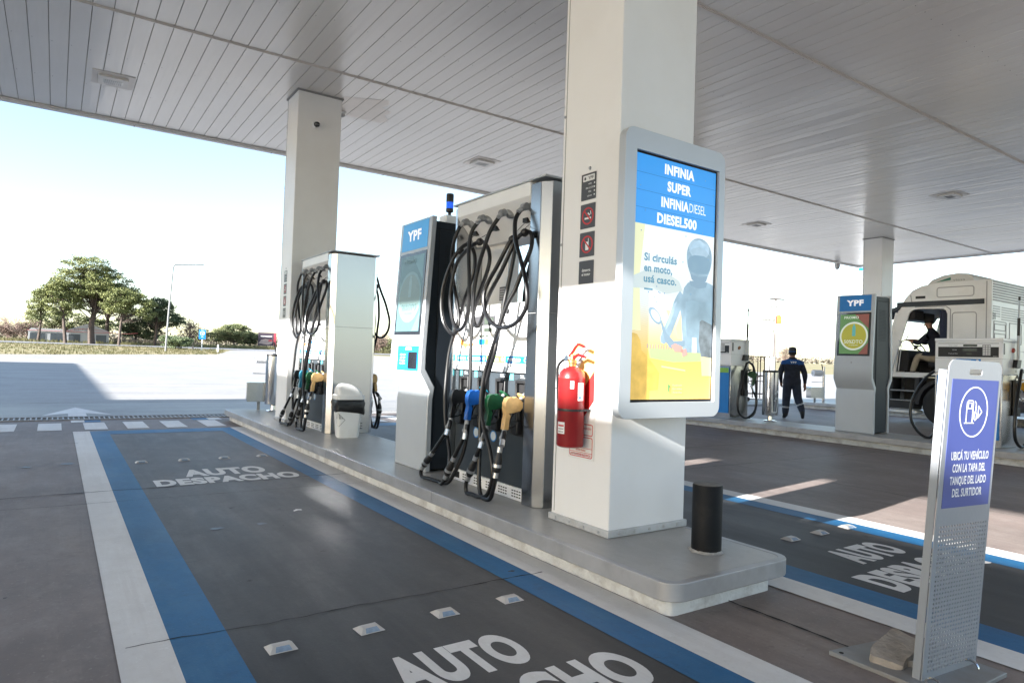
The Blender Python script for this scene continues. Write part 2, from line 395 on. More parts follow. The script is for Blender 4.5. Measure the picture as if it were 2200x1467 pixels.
mb = MB(); wet = mat('wet_patch', (.03, .045, .075), .38, var=.2, scale=5, spec=.5)
for k, (x, y, a, b_) in enumerate(((-.40, 6.36, .06, .05), (.16, 8.6, .07, .05), (-.20, 8.5, .05, .04), (1.02, 5.15, .040, .025), (1.32, 5.15, .03, .03))):
    n = 22; s_ = k*3.1; vs = [(x, y, .0091)]
    for i in range(n):
        an = 2*math.pi*i/n; r = 1+.8*noise.noise(Vector((math.cos(an)*1.5+s_, math.sin(an)*1.5, s_))); vs.append((x+a*r*math.cos(an), y+b_*r*math.sin(an), .0091))
    mb.add(vs, [(0, i+1, (i+1) % n+1) for i in range(n)])
tag(mb.build('wet_patch', wet, smooth=False), kind='structure')
# drain grate
t = tag(empty('drain_channel', (0, 13.69, 0)), 'long dark slotted drain grate set across the lane beyond the white squares', 'drain grate')
mb = MB(); mb.box(-12, 27, -.27, .27, .002, .006); mb.build('channel_bottom', hole_black, t, smooth=False)
mb = MB(); mb.box(-12, 27, -.29, -.20, .006, .022); mb.box(-12, 27, .20, .29, .006, .022)
mb.build('frame', mat('drain_frame', (.26, .25, .24), .6, var=.2, scale=12), t, smooth=False)
mb = MB()
x = -6
while x < 14: mb.box(x, x+.022, -.2, .2, .004, .018); x += .075
mb.box(-12, 27, -.012, .012, .005, .017)
mb.build('grate_bar', mat('galvanised_bar', (.33, .33, .34), .5, .6, var=.2, scale=12), t, smooth=False)

# ------------------------------------------------------------------ canopy
def clip(poly, y0, y1, z0, z1):
    def cl(P, f, inter):
        out = []
        for i in range(len(P)):
            a, c = P[i], P[(i+1) % len(P)]
            if f(a): out.append(a)
            if f(a) != f(c): out.append(inter(a, c))
        return out
    def iy(k): return lambda a, c: (k, a[1]+(c[1]-a[1])*(k-a[0])/(c[0]-a[0]))
    def iz(k): return lambda a, c: (a[0]+(c[0]-a[0])*(k-a[1])/(c[1]-a[1]), k)
    for f, i in ((lambda p: p[0] >= y0, iy(y0)), (lambda p: p[0] <= y1, iy(y1)), (lambda p: p[1] >= z0, iz(z0)), (lambda p: p[1] <= z1, iz(z1))):
        poly = cl(poly, f, i)
        if len(poly) < 3: return []
    return poly
ZC = 5.35; CX0, CX1, CY0, CY1 = -6.3, 25.9, -4.2, 14.05
cm = bpy.data.materials.new('ceiling_panel'); cm.use_nodes = True
N = cm.node_tree.nodes; L = cm.node_tree.links; b = N['Principled BSDF']
g = N.new('ShaderNodeNewGeometry')
mp = N.new('ShaderNodeMapping'); mp.inputs['Scale'].default_value = (.35, .22, 1); L.new(g.outputs['Position'], mp.inputs[0])
n1 = N.new('ShaderNodeTexNoise'); n1.inputs['Scale'].default_value = 1; n1.inputs['Detail'].default_value = 7; L.new(mp.outputs[0], n1.inputs[0])
mx = N.new('ShaderNodeMix'); mx.data_type = 'RGBA'; mx.inputs[6].default_value = (.76, .73, .69, 1); mx.inputs[7].default_value = (.84, .82, .79, 1)
r1 = N.new('ShaderNodeMapRange'); r1.inputs[1].default_value = .35; r1.inputs[2].default_value = .6; L.new(n1.outputs[0], r1.inputs[0]); L.new(r1.outputs[0], mx.inputs[0])
L.new(mx.outputs[2], b.inputs['Base Color'])
mp2 = N.new('ShaderNodeMapping'); mp2.inputs['Scale'].default_value = (4.5, .55, 1); L.new(g.outputs['Position'], mp2.inputs[0])
n2 = N.new('ShaderNodeTexNoise'); n2.inputs['Scale'].default_value = 1.0; n2.inputs['Detail'].default_value = 2.5; L.new(mp2.outputs[0], n2.inputs[0])
bp = N.new('ShaderNodeBump'); bp.inputs['Strength'].default_value = .35; bp.inputs['Distance'].default_value = .03
L.new(n2.outputs[0], bp.inputs['Height']); L.new(bp.outputs[0], b.inputs['Normal'])
b.inputs['Roughness'].default_value = .25; b.inputs['Metallic'].default_value = .08; b.inputs['Specular IOR Level'].default_value = .8
canopy = tag(empty('canopy', (0, 0, 0)), 'wide flat canopy roof with silvery slatted ceiling over the whole forecourt', 'canopy')
mb = MB(); x = CX0+.12; wv = .22; RIBS = [-3.72, .65, 5.02, 9.40]
segs = [CY0+.1]+RIBS+[CY1-.16]
while x < CX1-.12:
    x1 = min(x+wv-.004, CX1-.12); dz = random.uniform(-.0015, .0015)
    for a, c in zip(segs, segs[1:]):
        dz2 = random.uniform(-.0012, .0012); e = .0016
        za, zb = ZC+dz+dz2, ZC-dz+dz2
        mb.add([(x, a, ZC+.012), (x+.003, a, za), (x1-.003, a, zb), (x1, a, ZC+.012), (x, c, ZC+.012), (x+.003, c, za), (x1-.003, c, zb), (x1, c, ZC+.012)],
               [(0, 4, 5, 1), (1, 5, 6, 2), (2, 6, 7, 3)])
    x += wv
mb.build('ceiling_panel', cm, canopy, smooth=False)
mb = MB(); mb.box(CX0+.1, CX1-.1, CY0+.1, CY1-.1, ZC+.016, ZC+.04); mb.build('ceiling_backing', mat('seam_dark', (.34, .31, .28), .8), canopy, smooth=False)
rib_m = mat('ceiling_trim', (.66, .62, .58), .4, .2, var=.05)
for ry in RIBS:
    mb = MB(); mb.box(CX0+.12, CX1-.12, ry-.028, ry+.028, ZC-.012, ZC-.002); mb.box(CX0+.12, CX1-.12, ry-.006, ry+.006, ZC-.022, ZC-.012)
    mb.build('ceiling_rib', rib_m, canopy, smooth=False)
mb = MB(); sc = 0
for xi in range(int((CX1-CX0)/.22)):
    xx = CX0+.12+xi*.22
    for yy in [CY0+.5+j*1.46 for j in range(12)]:
        if xx > 12 or yy < 1: continue
        mb.lathe([(.006, 0), (.004, .004)], (xx+.03, yy+random.uniform(-.02, .02), ZC-.0005), (0, 0, -1), 5)
mb.build('ceiling_screw', mat('screw_grey', (.16, .15, .15), .5, .5), canopy)['kind'] = 'stuff'
fas = mat('fascia_panel', (.74, .74, .74), .35, .1, var=.04, scale=1)
def fascia(x0, x1, y0, y1):
    mb = MB(); mb.box(x0, x1, y0, y1, 5.30, 6.30); return mb
for (x0, x1, y0, y1) in ((CX0, CX1, CY1-.10, CY1), (CX0, CX1, CY0, CY0+.10), (CX0, CX0+.10, CY0+.1, CY1-.1), (CX1-.10, CX1, CY0+.1, CY1-.1)):
    fascia(x0, x1, y0, y1).build('fascia', fas, canopy, smooth=False, bevel=.012)
mb = MB()                                                 # soffit lip and panel joints just inside the fascia
mb.box(CX0+.1, CX1-.1, CY1-.16, CY1-.10, 5.325, 5.345)
mb.build('soffit_lip', rib_m, canopy, smooth=False)
mb = MB(); x = CX0
while x < CX1: mb.box(x, x+.012, CY1-.001, CY1+.003, 5.30, 6.30); mb.box(x, x+.008, CY1-.10, CY1, 5.296, 5.301); x += 2.44
mb.build('fascia_joint', mat('joint_grey', (.2, .2, .2), .6), canopy, smooth=False)['kind'] = 'stuff'
mb = MB(); mb.box(CX0+.1, CX1-.1, CY0+.1, CY1-.1, 6.0, 6.1); mb.build('roof_deck', fas, canopy, smooth=False)
mb = MB()
for xx, yy, z0 in ((.7, 4.1, 0), (.7, 4.1, 0)): pass
patch_m = mat('ceiling_patch_paint', (.62, .56, .50), .28, .15, var=.05)
mb = MB()
pp = [(3.62, 10.25), (4.25, 9.95), (4.33, 10.12), (4.28, 10.3), (4.5, 10.42), (4.46, 10.62), (4.62, 10.8), (4.55, 11.02), (3.95, 11.05), (3.62, 11.0)]
for k in range(60):
    xa = CX0+.12+k*.22
    q = clip(pp, xa+.003, xa+.213, 0, 20) if xa > 3 and xa < 5 else []
    if len(q) > 2: mb.add([(a, c, ZC-.0035) for a, c in q], [tuple(range(len(q)))])
mb.build('repainted_patch', patch_m, canopy, smooth=False)

def ceiling_light(x, y, label):
    t = tag(empty('ceiling_light', (x, y, ZC-.003)), label, 'ceiling light', 'recessed lights in the canopy ceiling')
    mb = MB(); mb.box(-.28, .28, -.31, .31, -.006, 0); mb.build('mounting_plate', rib_m, t, smooth=False)
    mb = MB(); mb.prism(rrect(-.20, .20, -.19, .19, .03), FZ(), -.040, -.006); mb.build('housing', mat('lamp_housing', (.62, .60, .57), .35, .1), t, bevel=.006)
    mb = MB(); mb.prism(rrect(-.13, .13, -.09, .09, .02), FZ(), -.043, -.0402)
    mb.build('lens', mat('lamp_lens', (.72, .72, .70), .15, var=.02), t)
    mb = MB()
    for i in range(-4, 5): mb.box(i*.026-.004, i*.026+.004, -.075, .075, -.047, -.0432)
    mb.build('grid', mat('lamp_grid', (.28, .28, .28), .4, .4), t, smooth=False)
ceiling_light(.56, 11.9, 'ceiling light nearest the left side of the canopy, seen from close by')
ceiling_light(7.17, 11.83, 'ceiling light above the tall fuel dispenser, between the two left-hand columns')
ceiling_light(16.37, 11.8, 'ceiling light by the far canopy edge, just right of the framed screen')
ceiling_light(16.7, 6.95, 'ceiling light on the right, above the white truck cab')

# ------------------------------------------------------------------ columns
bolt_m = mat('bolt_head', (.45, .45, .45), .35, .8)
def column(x, y, label, stickers=0, w=.69, d=.58):
    t = tag(empty('canopy_column', (x, y, 0)), label, 'column', 'white clad columns holding the canopy')
    z0 = .2
    mb = MB(); mb.box(0, w, 0, d, z0+.02, 5.36); mb.build('cladding', column_mat, t, bevel=.008)
    mb = MB()
    mb.box(-.012, -.001, .0, .035, z0+.02, 5.34) if False else None
    mb.box(w-.002, w+.014, .02, d, z0+.10, z0+.72)
    mb.box(-.016, w+.016, -.016, d+.016, z0, z0+.045); mb.build('base_trim', mat('base_trim', (.50, .51, .52), .5, .2, var=.12, scale=8, dirt=(.3, .26, .22), dirt_amt=.6, dscale=5), t, bevel=.005)
    mb = MB()
    mb.box(-.0025, 0, d-.035, d-.03, z0+.06, 5.34); mb.box(.05, .053, -.002, .0, z0+.06, 3) if False else None
    mb.box(-.02, w+.02, -.02, d+.02, 5.325, 5.349)
    mb.build('seam', mat('seam_grey', (.25, .25, .25), .6), t, smooth=False)
    mb = MB()
    for i in range(5):
        mb.lathe([(.010, 0), (.008, .006)], (.08+i*(w-.16)/4, -.016, z0+.022), (0, -1, 0), 8)
    for i in range(4): mb.lathe([(.010, 0), (.008, .006)], (-.016, .07+i*(d-.14)/3, z0+.022), (-1, 0, 0), 8)
    for zz in (1.1, 2.1, 3.0, 3.9, 4.8): mb.lathe([(.011, 0), (.008, .005)], (0, d-.018, zz), (-1, 0, 0), 8)
    mb.lathe([(.013, 0), (.009, .007)], (0, .28, 2.58), (-1, 0, 0), 8)
    mb.build('bolt_head', bolt_m, t)
    if stickers:
        # four charcoal notices, one under another, on the side facing the lane (u = y)
        fr = FX(0); yc = .285
        def plate(z1, z2):
            mb = MB(); mb.prism(rrect(yc-.083, yc+.083, z1, z2, .006), fr, .0005, .002); p = mb.build('notice_sticker', sticker_white, t)
            mb = MB(); mb.prism(rrect(yc-.075, yc+.075, z1+.008, z2-.008, .006), fr, .0021, .0028); mb.build('notice_face', sticker_dark, p); return p
        p = plate(2.36, 2.555)
        mb = MB(); mb.prism(rrect(yc-.058, yc+.058, 2.495, 2.535, .004), fr, .003, .0035); mb.build('header_patch', sticker_white, p)
        mb = MB(); text_mb(mb, 'YPF', (-.0036, yc-.022, 2.504), *OX, h=.021, w=.055, bold=.03); mb.prism(rrect(yc+.028, yc+.046, 2.505, 2.524, .003), fr, .0036, .0038)
        mb.build('header_lettering', sticker_dark, p, smooth=False)
        mb = MB()
        for k, s in enumerate(('+YPFO', '0800 122 2973', 'YPFO', 'ypf.com')):
            text_mb(mb, s, (-.0030, yc-.012, 2.468-k*.026), *OX, h=.012, w=(.035, .08, .03, .045)[k], bold=.01)
        for k in range(4): mb.prism(circ(yc-.058, 2.474-k*.026, .006, 8), fr, .0029, .0033)
        mb.build('lettering', sticker_white, p, smooth=False)
        for kk, (z1, z2) in enumerate(((2.17, 2.35), (1.98, 2.16))):
            p = plate(z1, z2); zc = (z1+z2)/2
            mb = MB()
            if kk == 0:
                mb.obox((-.0032, yc, zc-.015), (.0003, 0, 0), (0, .032, 0), (0, 0, .006)); mb.obox((-.0032, yc-.01, zc+.012), (.0003, 0, 0), (0, .010, .008), (0, -.003, .004)); mb.obox((-.0032, yc-.028, zc+.02), (.0003, 0, 0), (0, .003, .012), (0, .003, 0))
            else:
                mb.prism(rrect(yc-.016, yc+.016, zc-.038, zc+.018, .004), fr, .003, .0034); mb.box(-.0034, -.003, yc-.016, yc-.010, zc+.015, zc+.04)
            mb.build('pictogram', sticker_white, p, smooth=False)
            mb = MB(); mb.prism(circ(yc, zc, .058, 32), fr, .0035, .0042, holes=[circ(yc, zc, .048, 32)])
            mb.obox((-.0040, yc, zc), (.0003, 0, 0), (0, .037, .037), (0, -.0035, .0035)); mb.build('prohibition_ring', sticker_red, p, smooth=False)
        p = plate(1.80, 1.97)
        mb = MB(); text_mb(mb, 'detenga', (-.003, yc, 1.890), *OX, h=.020, w=.085, bold=.02); text_mb(mb, 'el motor', (-.003, yc, 1.862), *OX, h=.020, w=.085, bold=.02)
        mb.build('lettering', sticker_white, p, smooth=False)
        mb = MB(); mb.prism(rrect(yc-.06, yc+.06, 1.62, 1.775, .004), fr, .0005, .0012); mb.prism(rrect(yc-.06, yc+.06, 1.56, 1.60, .004), fr, .0005, .0012); mb.prism(rrect(yc-.06, yc+.06, 1.40, 1.545, .004), fr, .0005, .0012)
        mb.build('faded_mark', mat('faded_mark', (.56, .56, .56), .5, var=.1, scale=30), t)
    return t
cn = column(2.89, 3.10, 'nearest column, white and square, between the framed screen and the tall dispenser', 1)
cf = column(2.94, 10.38, 'column with a small round camera near its top, at the far end of the first island', 1)
column(11.62, 3.10, 'column cut off by the right edge of the photo, behind the blue sign board')
column(11.74, 10.4, 'column hidden behind the framed screen, on the second island')
column(20.55, 10.38, 'distant column standing behind the second kiosk and left of the truck')

# safety backplate of the extinguisher: flat board fixed to the column
mb = MB(); fr = FX(2.888)
yb0, yb1 = 3.25, 3.51
mb.prism(rrect(yb0, yb1, .65, 1.53, .01), fr, .001, .004)
bp_ = mb.build('extinguisher_backboard', sticker_white)
tag(bp_, 'white board with yellow and red diagonal stripes on the near column behind the extinguisher', 'safety board')
import itertools
def diag(c, wd, y0, y1, z0, z1):     # stripe rising towards -y
    s = 1.15
    return clip([(y0-.5, c-s*(-.5)), (y0-.5, c-s*(-.5)+wd), (y1+.5, c-s*(y1-y0+.5)+wd), (y1+.5, c-s*(y1-y0+.5))], y0, y1, z0, z1)
for nm, m_, cs in (('yellow_stripe', sticker_yellow, (1.53, 1.24)), ('red_stripe', sticker_red, (1.04,))):
    mb = MB()
    for c0 in cs:
        P = diag(c0, .20, yb0+.012, yb1-.012, .90, 1.515)
        if P: mb.prism(P, fr, .0045, .005)
    mb.build(nm, m_, bp_, smooth=False)
mb = MB()
for z0, z1 in ((.665, .80), (.81, .885)): mb.prism(rrect(yb0+.015, yb1-.015, z0, z1, .015), fr, .0045, .005, holes=[rrect(yb0+.020, yb1-.020, z0+.005, z1-.005, .012)])
mb.box(2.8830, 2.8835, yb0+.02, yb1-.02, .695, .698); mb.box(2.8830, 2.8835, yb0+.02, yb1-.02, .725, .728)
text_mb(mb, 'APTO PARA', (2.8832, 3.38, .705), *OX, w=.10, h=.013, bold=.02)
text_mb(mb, 'INSTALACIONES ELECTRICAS', (2.8832, 3.38, .676), *OX, w=.20, h=.013, bold=.02)
text_mb(mb, 'DE INCENDIO', (2.8832, 3.33, .85), *OX, w=.10, h=.013, bold=.02)
mb.build('red_print', sticker_red, bp_, smooth=False)
for o in (bp_,): pass

# ------------------------------------------------------------------ pump islands
kerb_m = mat('kerb_white_paint', (.60, .60, .585), .8, var=.08, scale=5, dirt=(.30, .27, .24), dirt_amt=.85, dscale=6, bump=.9, bscale=24)
top_m = floor_mat('island_top_paint', (.40, .39, .37), (.32, .31, .29), (.48, .47, .45), .42, (1.2, .4, 1), spots=.3)
def island(x0, label, x1=None, y0=2.28, y1=12.95):
    x1 = x1 or x0+1.03
    t = tag(empty('pump_island', ((x0+x1)/2, (y0+y1)/2, 0)), label, 'pump island', 'raised islands carrying the pumps')
    cx, cy = (x0+x1)/2, (y0+y1)/2; a, c = (x1-x0)/2, (y1-y0)/2
    mb = MB(); mb.prism(rrect(-a+.085, a-.085, -c+.085, c-.085, .05), FZ(), 0, .106); mb.build('kerb', kerb_m, t, bevel=.008)
    mb = MB(); mb.prism(rrect(-a, a, -c, c, .11), FZ(), .105, .2, holes=[rrect(-a+.045, a-.045, -c+.045, c-.045, .07)]); mb.build('steel_edge', steel_edge, t, bevel=.012, bseg=3)
    mb = MB()
    for k in range(1, 4):
        yy = -c+k*2.55; mb.box(-a-.0012, -a+.0445, yy, yy+.004, .112, .2012); mb.box(a-.0445, a+.0012, yy, yy+.004, .112, .2012)
    mb.build('edge_joint', mat('joint_grey', (.2, .2, .2), .6), t, smooth=False)['kind'] = 'stuff'
    mb = MB(); mb.prism(rrect(-a+.0455, a-.0455, -c+.0455, c-.0455, .07), FZ(), .11, .1985); mb.build('walking_surface', top_m, t)
    return t
island(2.56, 'nearest raised island with grey steel edge, carrying the tall dispensers and the framed screen')
island(11.28, 'second raised island, running behind the framed screen and under the second kiosk')
island(20.1, 'farthest raised island, beyond the walking attendant and the truck')

# ------------------------------------------------------------------ outside the view on the left: added canopy and building, shaped to shade the lanes
t = tag(empty('shade_canopy', (-20, 0, 0)), 'unseen added canopy on slim posts, shading the lanes from the left', 'canopy')
mb = MB(); mb.box(-11.5, 6, -30, 15.75, 6.7, 7.5); mb.build('roof_slab', fas, t, bevel=.02)
for yy in (-24, -12, 0, 12):
    for xx in (-8, 0.5): mb = MB(); mb.box(xx-.2, xx+.2, yy-.2, yy+.2, 0, 6.7); mb.build('post', column_mat, t, bevel=.01)
t = tag(empty('shade_building', (-20, 0, 0)), 'unseen added building with dark windows, shading the lot from the far left', 'building')  # added out of view, sized to throw the shade on the far lot
mb = MB(); mb.box(-8, 6, 15.8, 48, 0, 5.85); mb.build('wall', mat('shade_building_wall', (.66, .66, .64), .6, var=.05), t)
for k in range(9):
    mb = MB(); y0 = 17+k*3.3; mb.box(6.0, 6.06, y0, y0+2.6, .9, 3.0); f = mb.build('window', lgrey, t)
    mb = MB(); mb.box(6.06, 6.08, y0+.08, y0+2.52, .98, 2.92); mb.build('pane', glassdark, f)
# ------------------------------------------------------------------ tall multi-hose dispensers
HOSES = {
'A':[(-0.330,0.494,2.286),(-0.400,0.467,2.231),(-0.430,0.512,2.102),(-0.420,0.560,1.943),(-0.400,0.559,1.780),(-0.400,0.478,1.590),(-0.410,0.407,1.404),(-0.420,0.446,1.299),(-0.430,0.537,1.312),(-0.440,0.637,1.408),(-0.450,0.666,1.575),(-0.440,0.638,1.762),(-0.420,0.543,1.942),(-0.400,0.477,2.019),(-0.380,0.393,2.065),(-0.360,0.331,2.048),(-0.360,0.263,1.952),(-0.370,0.252,1.818),(-0.380,0.305,1.702),(-0.380,0.375,1.586),(-0.380,0.432,1.479),(-0.390,0.486,1.346),(-0.400,0.527,1.243),(-0.410,0.559,1.120),(-0.420,0.571,0.955),(-0.440,0.552,0.739),(-0.450,0.511,0.547),(-0.460,0.438,0.375),(-0.480,0.358,0.228),(-0.500,0.344,0.098),(-0.510,0.402,0.026),(-0.520,0.497,-0.030),(-0.530,0.633,-0.041),(-0.540,0.733,-0.004),(-0.540,0.766,0.057),(-0.540,0.708,0.128),(-0.530,0.611,0.227),(-0.520,0.524,0.315),(-0.500,0.434,0.421),(-0.480,0.386,0.497),(-0.460,0.402,0.558)],
'B':[(-0.330,0.220,2.277),(-0.380,0.196,2.234),(-0.420,0.230,2.147),(-0.440,0.231,1.987),(-0.450,0.190,1.746),(-0.450,0.184,1.551),(-0.450,0.226,1.385),(-0.450,0.339,1.320),(-0.450,0.442,1.402),(-0.450,0.504,1.567),(-0.440,0.509,1.731),(-0.420,0.466,1.905),(-0.400,0.324,2.014),(-0.380,0.162,2.064),(-0.360,0.081,2.026),(-0.360,0.024,1.926),(-0.370,0.037,1.811),(-0.380,0.133,1.632),(-0.390,0.196,1.478),(-0.400,0.205,1.309),(-0.410,0.191,1.125),(-0.420,0.168,0.931),(-0.430,0.153,0.739),(-0.420,0.173,0.563),(-0.440,0.166,0.407),(-0.460,0.191,0.274),(-0.490,0.238,0.145),(-0.510,0.314,0.041),(-0.520,0.413,-0.030),(-0.525,0.437,-0.034),(-0.530,0.382,0.023),(-0.525,0.316,0.112),(-0.520,0.267,0.189),(-0.510,0.199,0.306),(-0.490,0.135,0.424),(-0.470,0.121,0.493),(-0.460,0.128,0.565)],
'C':[(-0.330,-0.103,2.273),(-0.380,-0.127,2.227),(-0.420,-0.065,2.118),(-0.440,-0.020,1.996),(-0.450,0.054,1.827),(-0.460,0.085,1.660),(-0.470,0.078,1.483),(-0.470,0.049,1.375),(-0.470,0.003,1.344),(-0.460,-0.029,1.374),(-0.460,-0.073,1.452),(-0.450,-0.125,1.588),(-0.430,-0.259,1.768),(-0.410,-0.356,1.927),(-0.390,-0.391,2.008),(-0.370,-0.466,2.055),(-0.360,-0.537,2.050),(-0.360,-0.564,1.990),(-0.380,-0.573,1.906),(-0.410,-0.538,1.784),(-0.440,-0.487,1.624),(-0.460,-0.422,1.520),(-0.470,-0.373,1.422),(-0.480,-0.331,1.316),(-0.480,-0.278,1.216),(-0.480,-0.206,1.081),(-0.490,-0.156,0.933),(-0.500,-0.143,0.738),(-0.510,-0.213,0.553),(-0.515,-0.304,0.420),(-0.520,-0.375,0.262),(-0.520,-0.363,0.148),(-0.520,-0.303,0.049),(-0.530,-0.215,-0.010),(-0.530,-0.104,-0.020),(-0.530,-0.022,0.019),(-0.530,-0.010,0.087),(-0.530,-0.055,0.165),(-0.525,-0.091,0.243),(-0.520,-0.153,0.354),(-0.490,-0.187,0.473),(-0.460,-0.175,0.551)],
'D':[(-0.330,-0.416,2.270),(-0.380,-0.427,2.231),(-0.420,-0.426,2.164),(-0.440,-0.447,2.076),(-0.460,-0.495,1.972),(-0.480,-0.592,1.830),(-0.490,-0.667,1.702),(-0.500,-0.717,1.586),(-0.500,-0.722,1.502),(-0.500,-0.685,1.427),(-0.500,-0.589,1.358),(-0.500,-0.481,1.330),(-0.500,-0.360,1.332),(-0.500,-0.238,1.381),(-0.490,-0.134,1.473),(-0.480,-0.097,1.587),(-0.460,-0.121,1.691),(-0.440,-0.211,1.811),(-0.420,-0.293,1.933),(-0.400,-0.324,1.997),(-0.380,-0.351,2.022),(-0.380,-0.384,1.996),(-0.400,-0.388,1.885),(-0.420,-0.370,1.716),(-0.440,-0.346,1.551),(-0.450,-0.313,1.382),(-0.460,-0.290,1.260),(-0.470,-0.268,1.129),(-0.470,-0.196,0.982),(-0.470,-0.126,0.803),(-0.480,-0.113,0.611),(-0.490,-0.133,0.445),(-0.500,-0.148,0.254),(-0.510,-0.174,0.114),(-0.520,-0.223,0.034),(-0.530,-0.296,-0.001),(-0.530,-0.366,0.034),(-0.530,-0.401,0.096),(-0.530,-0.428,0.177),(-0.530,-0.442,0.255),(-0.520,-0.447,0.345),(-0.510,-0.451,0.428),(-0.490,-0.467,0.506),(-0.460,-0.426,0.545)],
}
BREAK = {'A': (35, 37), 'B': (31, 33), 'C': (37, 39), 'D': (39, 41)}
HY = {'A': .455, 'B': .160, 'C': -.120, 'D': -.405}      # holster centres
for k in HOSES:                                           # a hose drapes outside the cabinet
    HOSES[k] = [(min(x, -.33) if z > .02 else x, y, max(z, .02)) for x, y, z in HOSES[k]]

def make_nozzle(parent, y, tip, colour, s):
    """s = -1 for the side facing -X, +1 for the other; tip = swivel point under the grip"""
    X = lambda x: -s*x
    gx, gy, gz = tip
    m = noz_c[colour]
    def F(u, v, t): return (X(u), y+t, v)
    bx = gx
    prof = [(bx-.020, gz+.015), (bx+.022, gz+.012), (bx+.030, gz+.085), (bx+.045, gz+.135), (bx+.125, gz+.150), (bx+.150, gz+.178), (bx+.152, gz+.215),
            (bx+.118, gz+.245), (bx+.085, gz+.262), (bx+.060, gz+.252), (bx+.035, gz+.262), (bx+.005, gz+.250), (bx-.012, gz+.215), (bx-.014, gz+.165), (bx-.002, gz+.130), (bx-.012, gz+.08)]
    mb = MB(); mb.prism(prof, F, -.025, .025); n = mb.build('nozzle', m, parent, bevel=.011, bseg=3)
    mb = MB()
    a = Vector((X(bx+.125), y, gz+.215)); d = Vector((X(.62), 0, .78)).normalized()
    mb.cyl(a, a+d*.05, .017, seg=12); mb.cyl(a+d*.05, a+d*.075, .0145, seg=12)
    pts = spline([a+d*.07, a+d*.12, Vector((X(bx+.225), y, gz+.335)), Vector((X(bx+.27), y, gz+.345))], 4)
    mb.tube(pts, .0105, 8); mb.build('spout', cast, n)
    mb = MB(); mb.lathe([(.018, 0), (.046, .003), (.050, .008), (.046, .010), (.018, .012)], a+d*.045, d, 20)
    mb.build('splash_guard', noz_c['teal'] if colour == 'blue' else m, n)
    mb = MB()
    mb.tube(spline([(X(bx+.012), y, gz+.03), (X(bx+.07), y, gz+.028), (X(bx+.105), y, gz+.06), (X(bx+.115), y, gz+.14)], 4), .006, 6)
    mb.tube(spline([(X(bx+.045), y, gz+.05), (X(bx+.06), y, gz+.10), (X(bx+.09), y, gz+.145)], 4), .006, 6); mb.build('trigger', black, n)
    return n
def make_holster(t, y, s):
    sg = -1 if s > 0 else 1
    F = lambda u, v, tt: (-s*(-.28-tt), y+u, v)
    mb = MB(); mb.prism([(-.068, .50), (.062, .50), (.072, .93), (-.072, .93)], F, 0, .034, holes=[[(-.050, .76), (.050, .76), (.054, .905), (-.054, .905)]])
    h = mb.build('holster', black, t, bevel=.006)
    mb = MB(); mb.prism([(-.050, .76), (.050, .76), (.054, .905), (-.054, .905)], F, .001, .003); mb.build('slot', hole_black, h, smooth=False)
    mb = MB(); mb.prism([(-.045, .515), (.045, .515), (.045, .62), (-.045, .62)], F, .034, .085); mb.prism([(-.030, .62), (.030, .62), (.030, .70), (-.030, .70)], F, .034, .06)
    mb.build('rest_cup', black, h, bevel=.01)
    mb = MB(); mb.prism([(-.076, .935), (.076, .935), (.076, .940), (-.076, .940)], F, 0, .003)
    mb.build('slot_rim', hole_black, h, smooth=False)

def make_hose(t, k, s, colour):
    pts = [(-s*-p[0] if False else (p[0] if s > 0 else -p[0]), p[1], p[2]) for p in HOSES[k]]
    P = spline(pts, 6); i0, i1 = BREAK[k]
    a, b = (i0-1)*6, (i1+1)*6
    mb = MB(); mb.tube(P, .0165, 10); h = mb.build('hose', rubber, t)
    mb = MB()                                             # breakaway coupling with ferrules
    q = [Vector(p) for p in P]
    c0, c1 = q[i0*6], q[i1*6]; d = (c1-c0).normalized(); L_ = (c1-c0).length
    mb.lathe([(.0215, -.052), (.0215, -.012)], c0, d, 14, m=1)
    mb.lathe([(.020, -.012), (.027, .0), (.030, .012), (.030, .03)], c0, d, 14, m=0)
    mb.lathe([(.033, .028), (.033, .052)], c0, d, 14, m=1)
    mb.lathe([(.030, .052), (.031, .085), (.021, .125), (.020, .14)], c0, d, 14, m=0)
    mb.lathe([(.0215, .14), (.0215, .18)], c0, d, 14, m=1)
    mb.build('breakaway_coupling', [black, mat('ferrule', (.55, .56, .57), .28, .85, var=.1)], h)
    e = q[-1]; e0 = q[-9]; d2 = (e-e0).normalized()
    mb = MB(); mb.lathe([(.0215, -.05), (.0215, 0)], e0, d2, 12, m=1); mb.lathe([(.019, 0), (.019, .03)], e0, d2, 12, m=0)
    mb.lathe([(.022, 0), (.022, .022)], e0+d2*.02, (0, 1, 0), 12, m=0); mb.lathe([(.020, -.02), (.016, .06)], e, (0, 0, 1), 12, m=0)
    mb.tube([e0+d2*.02, (e0+e)/2+Vector((0, .012, 0)), e], .017, 8, m=0)
    mb.build('swivel', [cast, mat('ferrule', (.55, .56, .57), .28, .85)], h)
    # overhead coupling
    st = q[0]; S = 1 if s > 0 else -1; root = Vector((-S*.20, st.y-.0, 2.262)); st2 = st
    d = (q[3]-q[0]).normalized()
    mb = MB(); dn = Vector((-S*.66, 0, -.75)).normalized()
    base = Vector((-S*.265, st.y-.015, 2.272))
    mb.lathe([(.046, -.006), (.046, .006), (.034, .012), (.026, .03)], base, dn, 16, m=0)
    mb.lathe([(.022, .0), (.022, .06)], base, (st-base).normalized(), 12, m=0)
    mb.lathe([(.030, -.024), (.030, .024)], st, (0, 1, 0), 14, m=0)
    mb.lathe([(.021, 0), (.021, .055)], st, d, 12, m=0); mb.lathe([(.018, .05), (.018, .10)], st, d, 12, m=1)
    mb.build('outlet_elbow', [cast, mat('ferrule', (.55, .56, .57), .28, .85)], t)
    return q[-1]

